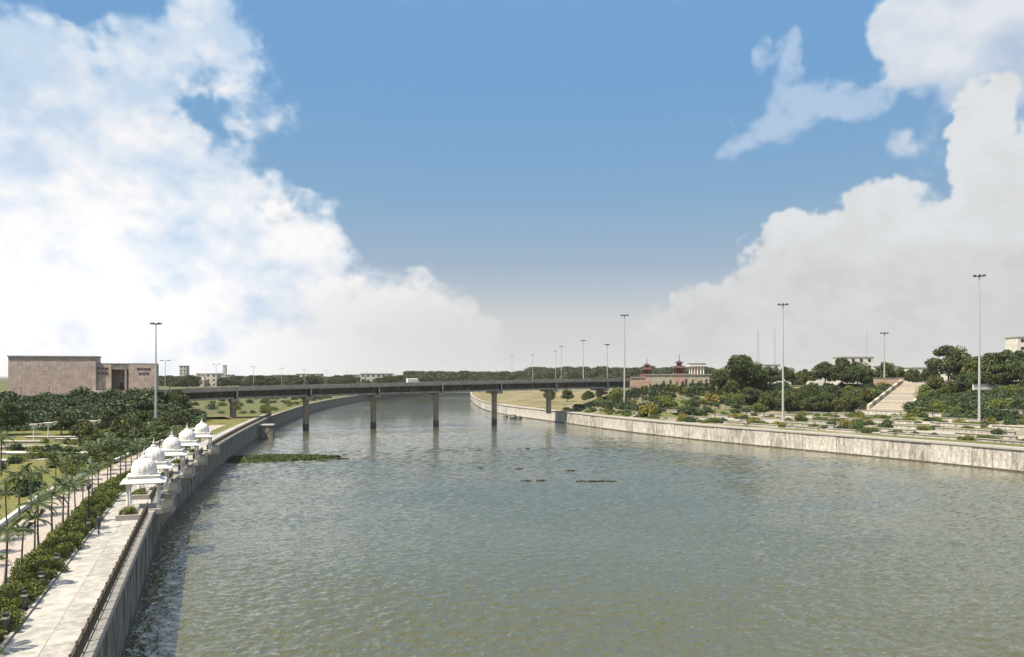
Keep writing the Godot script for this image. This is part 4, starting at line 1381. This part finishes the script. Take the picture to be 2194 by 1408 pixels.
const STAIR_A := Vector3(133.0, 0, -281.0)
const STAIR_B := Vector3(163.0, 0, -317.0)
func near_stairs(p: Vector3) -> bool:
	var d := Vector2(STAIR_B.x - STAIR_A.x, STAIR_B.z - STAIR_A.z)
	var q := Vector2(p.x - STAIR_A.x, p.z - STAIR_A.z)
	var f := clampf(q.dot(d) / d.length_squared(), -0.1, 1.06)
	return (q - d * f).length() < 8.5

func stairs() -> void:
	var t := thing("ghat_stairs", Vector3.ZERO, "broad pale stone stairway climbing the far slope to a pink wall", "stairs")
	var n := 44
	var d := (STAIR_B - STAIR_A).normalized()
	var r := d.cross(Vector3.UP).normalized()
	var y0 := land_r(STAIR_A.x, -STAIR_A.z) + 2.3
	var y1 := 16.6
	for i in n:
		var a := STAIR_A.lerp(STAIR_B, float(i) / n); var b := STAIR_A.lerp(STAIR_B, float(i + 1) / n)
		var y := lerpf(y0, y1, float(i + 1) / n)
		var w := 6.0
		var s := st_new()
		hexa(s, [a - r * w + Vector3(0, y - 3.0, 0), a + r * w + Vector3(0, y - 3.0, 0), b + r * w + Vector3(0, y - 3.0, 0), b - r * w + Vector3(0, y - 3.0, 0),
			a - r * w + Vector3(0, y, 0), a + r * w + Vector3(0, y, 0), b + r * w + Vector3(0, y, 0), b - r * w + Vector3(0, y, 0)])
		part("step", done(s), [M.cream, M.coping, M.path, M.coping][rng.randi() % 4], t)
	for sd in [-1.0, 1.0]:
		for i in 11:
			var a: Vector3 = STAIR_A.lerp(STAIR_B, i / 11.0) + r * (6.5 * sd); var b: Vector3 = STAIR_A.lerp(STAIR_B, (i + 0.97) / 11.0) + r * (6.5 * sd)
			var ya := lerpf(y0, y1, i / 11.0); var yb := lerpf(y0, y1, (i + 0.97) / 11.0)
			var s := st_new()
			var h := 1.5
			hexa(s, [a - r * 0.45 + Vector3(0, ya - 3.2, 0), a + r * 0.45 + Vector3(0, ya - 3.2, 0), b + r * 0.45 + Vector3(0, yb - 3.2, 0), b - r * 0.45 + Vector3(0, yb - 3.2, 0),
				a - r * 0.45 + Vector3(0, ya + h, 0), a + r * 0.45 + Vector3(0, ya + h, 0), b + r * 0.45 + Vector3(0, yb + h, 0), b - r * 0.45 + Vector3(0, yb + h, 0)])
			part("side_wall", done(s), M.rock if i % 2 else M.cream, t)
	var g := thing("gate_wall", Vector3(152.0, 15.6, -320.0), "short pink plastered wall at the head of the pale stairway", "wall")
	part("wall_body", box_mesh(Vector3(12.0, 3.0, 0.8), Vector3(0, 1.2, 0)), M.pinkwall, g)
	part("wall_cap", box_mesh(Vector3(12.4, 0.2, 1.1), Vector3(0, 2.8, 0)), M.coping, g)

# ---------------------------------------------------------------- red towers, white pavilion and their platform
func monuments() -> void:
	var p := thing("platform_wall", Vector3.ZERO, "long cream and pink retaining platform carrying the red tiered towers", "platform")
	var a := Vector3(49.5, 0, -333.0); var b := Vector3(94.0, 0, -341.0)
	for i in 14:
		var f := i / 14.0
		var q := a.lerp(b, f); var r := a.lerp(b, f + 0.995 / 14.0)
		var n := Vector3(0.18, 0, -0.98) * 22.0
		var s := st_new()
		var yt := 19.6 if i > 1 else 18.4
		hexa(s, [q + Vector3(0, 12, 0), r + Vector3(0, 12, 0), r + n + Vector3(0, 12, 0), q + n + Vector3(0, 12, 0), q + Vector3(0, yt, 0), r + Vector3(0, yt, 0), r + n + Vector3(0, yt, 0), q + n + Vector3(0, yt, 0)])
		part("wall_bay", done(s), M.pinkwall if i in [0, 1, 2, 6, 7] else M.cream, p)
		s = st_new()
		var n2 := Vector3(0.18, 0, -0.98) * 0.8
		hexa(s, [q - n2 * 0.3 + Vector3(0, yt, 0), r - n2 * 0.3 + Vector3(0, yt, 0), r + n2 + Vector3(0, yt, 0), q + n2 + Vector3(0, yt, 0), q - n2 * 0.3 + Vector3(0, yt + 0.5, 0), r - n2 * 0.3 + Vector3(0, yt + 0.5, 0), r + n2 + Vector3(0, yt + 0.5, 0), q + n2 + Vector3(0, yt + 0.5, 0)])
		part("coping", done(s), M.coping, p)
	tower(Vector3(58.0, 19.0, -341.0), 0.9, "smaller dark red tiered tower near the bridge end of the platform")
	tower(Vector3(72.5, 19.1, -344.0), 1.08, "taller dark red tiered tower beside the white columned pavilion")
	var t := thing("white_pavilion", Vector3(80.5, 19.1, -346.0), "white flat roofed pavilion with columns beside the taller red tower", "pavilion")
	for x in [-2.6, -1.3, 0.0, 1.3, 2.6]:
		for z in [-2.0, 2.0]:
			var s := st_new()
			lathe(s, [[0.32, 0.0], [0.28, 0.3], [0.24, 4.2], [0.34, 4.4]], 10, Vector3(x, 0, z))
			part("column", done(s), M.white, t)
	part("roof_slab", box_mesh(Vector3(7.0, 1.3, 5.6), Vector3(0, 5.05, 0)), M.white, t)
	part("roof_edge", box_mesh(Vector3(7.6, 0.25, 6.2), Vector3(0, 5.85, 0)), M.white, t)
	part("plinth", box_mesh(Vector3(7.4, 0.5, 5.8), Vector3(0, 0.0, 0)), M.red, t)
	part("inner_wall", box_mesh(Vector3(2.6, 4.2, 0.3), Vector3(0.3, 2.3, -1.0)), M.pinkwall, t)

func tower(at: Vector3, k: float, label: String) -> void:
	var t := thing("tiered_tower", at, label, "tower", "red tiered towers")
	t.scale = Vector3.ONE * k
	var s := st_new()
	slab(s, Vector3(0, 0.5, 0), Vector3(5.2, 1.2, 5.2), 0.1)
	part("plinth", done(s), M.red, t)
	for x in [-1.6, -0.55, 0.55, 1.6]:
		for z in [-1.6, 1.6]:
			part("column", box_mesh(Vector3(0.4, 2.2, 0.4), Vector3(x, 2.1, z)), M.red, t)
	part("core", box_mesh(Vector3(2.4, 2.2, 2.4), Vector3(0, 2.1, 0)), M.darkred, t)
	for e in [[3.2, 2.6, 0.9], [5.3, 1.5, 0.55]]:
		s = st_new()
		var lo := []; var hi := []
		for c in [[-1, -1], [1, -1], [1, 1], [-1, 1]]:
			lo.append(Vector2(c[0], c[1]) * e[1]); hi.append(Vector2(c[0], c[1]) * e[1] * 0.55)
		prism(s, lo, 1.0, e[0], e[0] + 0.2)
		loft(s, lo, e[0] + 0.2, hi, e[0] + 0.2 + e[2])
		part("tier_roof", done(s), M.darkred, t)
	part("upper_storey", box_mesh(Vector3(1.7, 1.2, 1.7), Vector3(0, 4.75, 0)), M.red, t)
	s = st_new()
	lathe(s, [[0.5, 6.0], [0.3, 6.3], [0.14, 6.5], [0.1, 8.6], [0.03, 9.0]], 8)
	part("spire", done(s), M.darkred, t)

# ---------------------------------------------------------------- lamps
func high_mast(at: Vector3, h: float, label: String, group := "tall floodlight masts") -> void:
	var t := thing("floodlight_mast", at, label, "light mast", group, rng.randf() * 0.5)
	var s := st_new()
	tube(s, [Vector3.ZERO, Vector3(0, h * 0.35, 0), Vector3(0, h * 0.7, 0), Vector3(0, h, 0)], [0.38, 0.3, 0.21, 0.13], 10)
	part("mast", done(s), M.steel, t)
	s = st_new()
	lathe(s, [[0.55, 0.0], [0.55, 0.5], [0.4, 0.6]], 10)
	part("base", done(s), M.concrete, t)
	s = st_new()
	lathe(s, [[0.2, h - 0.5], [0.75, h - 0.42], [0.75, h - 0.3], [0.2, h - 0.22]], 14)
	var ring := part("lamp_ring", done(s), M.dark, t)
	for k in 6:
		var a := TAU * k / 6.0
		var d := Vector3(cos(a), 0, sin(a))
		s = st_new()
		bar(s, d * 0.7 + Vector3(0, h - 0.36, 0), d * 1.15 + Vector3(0, h - 0.3, 0), 0.08, 0.08)
		hexa(s, lampbox(d, h))
		part("floodlight", done(s), M.dark, ring)

func lampbox(d: Vector3, h: float) -> Array:
	var r := d.cross(Vector3.UP) * 0.28
	var p := []
	for y in [-0.32, 0.05]:
		var o := d * (1.1 if y < 0.0 else 1.0)
		p += [o - r + Vector3(0, h + y - 0.1, 0), o + r + Vector3(0, h + y - 0.1, 0), o + r + d * 0.55 + Vector3(0, h + y, 0), o - r + d * 0.55 + Vector3(0, h + y, 0)]
	return p

func street_lamp(at: Vector3, h: float) -> void:
	var t := thing("street_lamp", at, "small twin arm street lamp on the far embankment road", "street lamp", "street lamps along the embankment road", rng.randf_range(-0.3, 0.3))
	var s := st_new()
	tube(s, [Vector3.ZERO, Vector3(0, h, 0)], [0.13, 0.08], 6)
	part("pole", done(s), M.steel, t)
	for sd in [-1.0, 1.0]:
		s = st_new()
		bar(s, Vector3(0, h - 0.1, 0), Vector3(sd * 0.9, h + 0.1, 0), 0.07, 0.07)
		box(s, Vector3(sd * 1.05, h + 0.08, 0), Vector3(0.85, 0.22, 0.4))
		part("lamp_arm", done(s), M.dark, t)

func lamps() -> void:
	high_mast(on_right(130.2, 221.0), 41.5, "tallest grey floodlight mast, rising before the big trees of the far bank")
	high_mast(on_right(82.0, 240.0), 36.0, "grey floodlight mast on the pale terraces between stairway and platform")
	high_mast(on_right(43.4, 306.0), 35.2, "grey floodlight mast at the bridge end beside the red towers")
	high_mast(on_right(0.4694 * 322.0, 322.0), 22.0, "shorter grey floodlight mast at the head of the pale stairway")
	high_mast(on_right(44.6, 496.0), 35.0, "grey floodlight mast just beyond the bridge, larger of two")
	high_mast(on_right(38.0, 610.0), 35.0, "grey floodlight mast far beyond the bridge, smaller of two")
	high_mast(Vector3(-101.9, land_l(-101.9, 227.0) - 0.1, -227.0), 28.4, "grey floodlight mast on the shrub slope beside the stone building")
	for p in [[-108.0, 247.0], [-118.6, 318.0], [-131.0, 402.0], [-135.0, 465.0], [-144.5, 552.0], [-150.0, 640.0], [-152.0, 730.0], [-152.0, 830.0]]:
		var y := land_l(p[0], p[1])
		street_lamp(Vector3(p[0], y - 0.1, -p[1]), 24.0 - y)
	for p in [[0.12, 420.0, 26.0], [0.055, 800.0, 35.0], [0.026, 900.0, 34.0], [0.0, 980.0, 36.0]]:
		var y := 10.0
		var t := thing("distant_pole", Vector3(p[0] * p[1], y, -p[1]), "thin hazy pole rising from the distant woods beyond the bridge", "pole", "thin poles in the distance")
		var s := st_new()
		tube(s, [Vector3.ZERO, Vector3(0, p[2], 0)], [0.3, 0.2], 6)
		part("shaft", done(s), M.steel, t)
		part("head", box_mesh(Vector3(2.6, 0.5, 1.0), Vector3(0, p[2], 0)), M.dark, t)
	# slim dark lamp posts of the terraces
	for p in [[0.296, 225.0, 6.5], [0.408, 232.0, 8.0], [0.53, 226.0, 9.0], [0.256, 238.0, 6.0], [0.165, 290.0, 8.0]]:
		var q := on_right(p[0] * p[1], p[1])
		var t := thing("path_lamp", q, "slim dark lamp post standing on the pale terraces", "lamp post", "dark lamp posts on the terraces")
		var s := st_new()
		tube(s, [Vector3.ZERO, Vector3(0, p[2], 0)], [0.12, 0.08], 6)
		part("pole", done(s), M.dark, t)
		s = st_new()
		lathe(s, [[0.08, p[2]], [0.28, p[2] + 0.1], [0.3, p[2] + 0.3], [0.0, p[2] + 0.4]], 8)
		part("lantern", done(s), M.dark, t)
	var lp := thing("path_lamp", pl(73.5, 4.8, WALL_L), "slim dark lamp post in the hedge bed behind the standing person", "lamp post")
	var s3 := st_new()
	tube(s3, [Vector3.ZERO, Vector3(0, 3.6, 0)], [0.1, 0.07], 8)
	part("pole", done(s3), M.dark, lp)
	s3 = st_new()
	lathe(s3, [[0.07, 3.6], [0.2, 3.7], [0.2, 4.0], [0.0, 4.15]], 8)
	part("lantern", done(s3), M.dark, lp)
	# lattice masts on the skyline
	for p in [[0.31, 700.0, 52.0], [0.331, 900.0, 66.0], [0.447, 900.0, 62.0]]:
		var t := thing("lattice_mast", Vector3(p[0] * p[1], 8.0, -p[1]), "thin hazy lattice radio mast far behind the trees", "radio mast", "radio masts on the skyline")
		var s := st_new()
		var h: float = p[2]
		for c in [[-1, -1], [1, -1], [1, 1], [-1, 1]]:
			tube(s, [Vector3(c[0] * 1.3, 0, c[1] * 1.3), Vector3(c[0] * 0.25, h, c[1] * 0.25)], [0.12, 0.08], 4)
		part("leg_frame", done(s), M.steel, t)
		s = st_new()
		for i in 16:
			var f := i / 16.0; var w := lerpf(1.3, 0.25, f); var w2 := lerpf(1.3, 0.25, f + 1.0 / 16)
			bar(s, Vector3(-w, h * f, w), Vector3(w2, h * (f + 1.0 / 16), w2), 0.1, 0.1)
			bar(s, Vector3(w, h * f, -w), Vector3(w2, h * (f + 1.0 / 16), w2), 0.1, 0.1)
		part("bracing", done(s), M.steel, t)

# ---------------------------------------------------------------- far things
func house(at: Vector3, size: Vector3, m: Material, label: String, group: String) -> void:
	var t := thing("distant_building", at, label, "building", group)
	part("wall", box_mesh(size, Vector3(0, size.y / 2, 0)), m, t)
	part("roof", box_mesh(Vector3(size.x + 0.6, 0.5, size.z + 0.6), Vector3(0, size.y + 0.25, 0)), M.coping, t)
	var nx := int(size.x / 4.0); var ny := int(size.y / 3.4)
	for i in nx:
		for j in ny:
			part("window", box_mesh(Vector3(1.5, 1.5, 0.1), Vector3((i + 0.5) * size.x / nx - size.x / 2, (j + 0.6) * size.y / ny, size.z / 2 + 0.06)), M.glass, t)

func distance() -> void:
	# white buildings behind the trees of the far bank
	for p in [[0.43, 420.0, 17.0, 17.5], [0.49, 440.0, 14.0, 12.0], [0.513, 420.0, 12.0, 12.0], [0.39, 460.0, 14.0, 10.0], [0.335, 460.0, 12.0, 11.0], [0.647, 400.0, 14.0, 27.0], [0.46, 520.0, 26.0, 14.0], [0.325, 520.0, 10.0, 15.0], [0.57, 430.0, 20.0, 13.0]]:
		house(Vector3(p[0] * p[1], 11.5, -p[1]), Vector3(p[2], p[3], 10.0), M.far[0], "pale white flat roofed building half hidden behind the far trees", "white buildings behind the far trees")
	# town on the plain beyond the bridge
	for i in 34:
		var z := rng.randf_range(640, 1300)
		var x := rng.randf_range(-0.42, -0.16) * z
		var s := Vector3(rng.randf_range(9, 26), rng.randf_range(5, 12), 10)
		house(Vector3(x, 10.2, -z), s, M.far[rng.randi() % 4], "small hazy town building on the plain beyond the bridge", "town buildings beyond the bridge")
	house(Vector3(-0.413 * 900, 10.2, -900), Vector3(8, 21, 8), M.far[2], "hazy narrow tower block on the plain, widest of the two", "")
	house(Vector3(-0.362 * 1000, 10.2, -1000), Vector3(3.5, 23, 4), M.far[2], "hazy slender chimney like tower on the plain", "")
	# far woods: one mass each
	for w in [[640.0, 1200.0, -0.46, -0.1, 520, 0.85, "hazy distant tree belt beyond the bridge on the garden side"], [900.0, 1400.0, -0.13, 0.04, 420, 1.3, "hazy wood on the skyline over the bridge deck"], [950.0, 1500.0, 0.025, 0.3, 620, 1.75, "tall hazy grey green wood behind the platform and masts"], [480.0, 800.0, 0.25, 0.75, 320, 0.95, "dark tree belt far behind the trees of the far slope"]]:
		var mm := MultiMesh.new()
		mm.transform_format = MultiMesh.TRANSFORM_3D
		mm.mesh = (proto.tree[1].get_node("crown") as MeshInstance3D).mesh
		mm.instance_count = w[4]
		for i in w[4]:
			var z := rng.randf_range(w[0], w[1])
			var q: float = w[5] * rng.randf_range(0.7, 1.2)
			mm.set_instance_transform(i, Transform3D(Basis(Vector3.UP, rng.randf() * TAU).scaled(Vector3(q * 1.5, q * 1.15, q * 1.5)), Vector3(rng.randf_range(w[2], w[3]) * z, 9.5 - q * 2.5, -z)))
		var o := MultiMeshInstance3D.new()
		o.name = numbered("distant_wood")
		o.multimesh = mm
		o.material_override = M.leaf
		add_child(o)
		tag(o, w[6], "wood", "", "stuff")
	# trees by the bridge end and on the lawn beyond the bridge
	for p in [[20.0, 420.0, 0.7], [30.0, 430.0, 0.6], [45.0, 400.0, 0.75], [50.0, 385.0, 0.7], [38.0, 395.0, 0.6], [55.0, 372.0, 0.8], [-35.0, 700.0, 0.9], [-20.0, 690.0, 0.8]]:
		var c := copy(proto.tree[rng.randi() % 6], "broad_tree", on_right(maxf(p[0], bank_r(p[1]) + 8.0), p[1]), rng.randf() * TAU, Vector3.ONE * p[2], "dark tree growing behind the bridge deck at its platform end")
		tag(c, "", "tree", "trees behind the bridge end")

# ---------------------------------------------------------------- on the river
func river_things() -> void:
	# raft of water hyacinth
	var L := Leaves.new()
	var c := Vector3(-53.5, 0, -183.0)
	for i in 22000:
		var u := rng.randf_range(-1, 1)
		var wid := sqrt(maxf(0.0, 1.0 - u * u)) * (1.0 + 0.35 * fb.get_noise_1d(u * 160))
		wid *= 1.0 - 0.55 * ss(-0.3, 0.9, u)
		if u > 0.7: wid *= 0.4
		var v := rng.randf_range(-1, 1) * wid
		if fb.get_noise_2d(u * 420.0, v * 260.0) + 0.25 - 0.5 * absf(v / maxf(wid, 0.01)) * rng.randf() < 0.0: continue
		var h := (0.5 + 0.5 * fb.get_noise_2d(u * 300, v * 200)) * 0.5 * (1.0 - absf(v)) + rng.randf() * 0.2
		var al := (rdir() + Vector3(0, 1.2, 0)).normalized()
		var sz := rng.randf_range(0.12, 0.26)
		L.leaf(c + Vector3(u * 13.5 - v * 1.5, h, v * 9.0 + u * -1.5), al * sz, al.cross(rdir()).normalized() * sz * 0.7, Color(0.03, 0.055, 0.012).lerp(Color(0.08, 0.11, 0.025), rng.randf()))
	var o := part("floating_plants", L.mesh(), M.leaf, self)
	tag(o, "broad green raft of floating water plants near the dark quay", "floating plants", "", "stuff")
	for p in [[15.2, 142.7, 3.6], [2.6, 143.3, 1.0], [5.3, 144.0, 0.9], [1.4, 162.2, 0.7], [11.7, 159.0, 0.9], [-6.5, 163.9, 0.6], [4.2, 208.9, 0.6], [-40.0, 182.6, 2.6], [-42.5, 177.6, 1.2]]:
		var x: float = p[0]
		var zz: float = p[1]
		var D := Leaves.new()
		for i in int(160 * p[2]):
			var f := rng.randf_range(-1, 1)
			var al := (rdir() + Vector3(0.8, 0.4, 0)).normalized() * rng.randf_range(0.1, 0.22)
			D.leaf(Vector3(f * p[2], rng.randf() * 0.14 * (1.1 - absf(f)), rng.randf_range(-0.5, 0.5) * minf(p[2], 1.2)), al, al.cross(rdir()) * 0.6, Color(0.02, 0.022, 0.01).lerp(Color(0.05, 0.055, 0.02), rng.randf()))
		var d := part("floating_debris", D.mesh(), M.leaf, self)
		d.name = numbered("floating_debris")
		d.position = Vector3(x, 0.0, -zz)
		tag(d, "largest dark clump of floating plant debris on open water" if p[2] > 3 else "small dark clump of plant debris floating on open water", "floating debris", "clumps of debris on the river")
	# dark rocks by the pier next to the pale quay
	for p in [[0.5, 362.0, 2.2], [3.2, 359.0, 1.6], [-3.0, 368.0, 1.4]]:
		var s := st_new()
		var prof := []
		for i in 7:
			var a := -0.4 + (PI / 2 + 0.4) * i / 6.0
			prof.append([p[2] * cos(a) * rng.randf_range(0.8, 1.1), p[2] * 0.8 * sin(a)])
		lathe(s, prof, 9, Vector3.ZERO, false, 0.2, 5)
		var d := part("boulder", done(s), M.wet, self, Vector3(p[0], 0, -p[1]))
		d.name = numbered("boulder")
		tag(d, "dark wet boulder at the waterline by the last pier", "boulder", "boulders by the last pier")
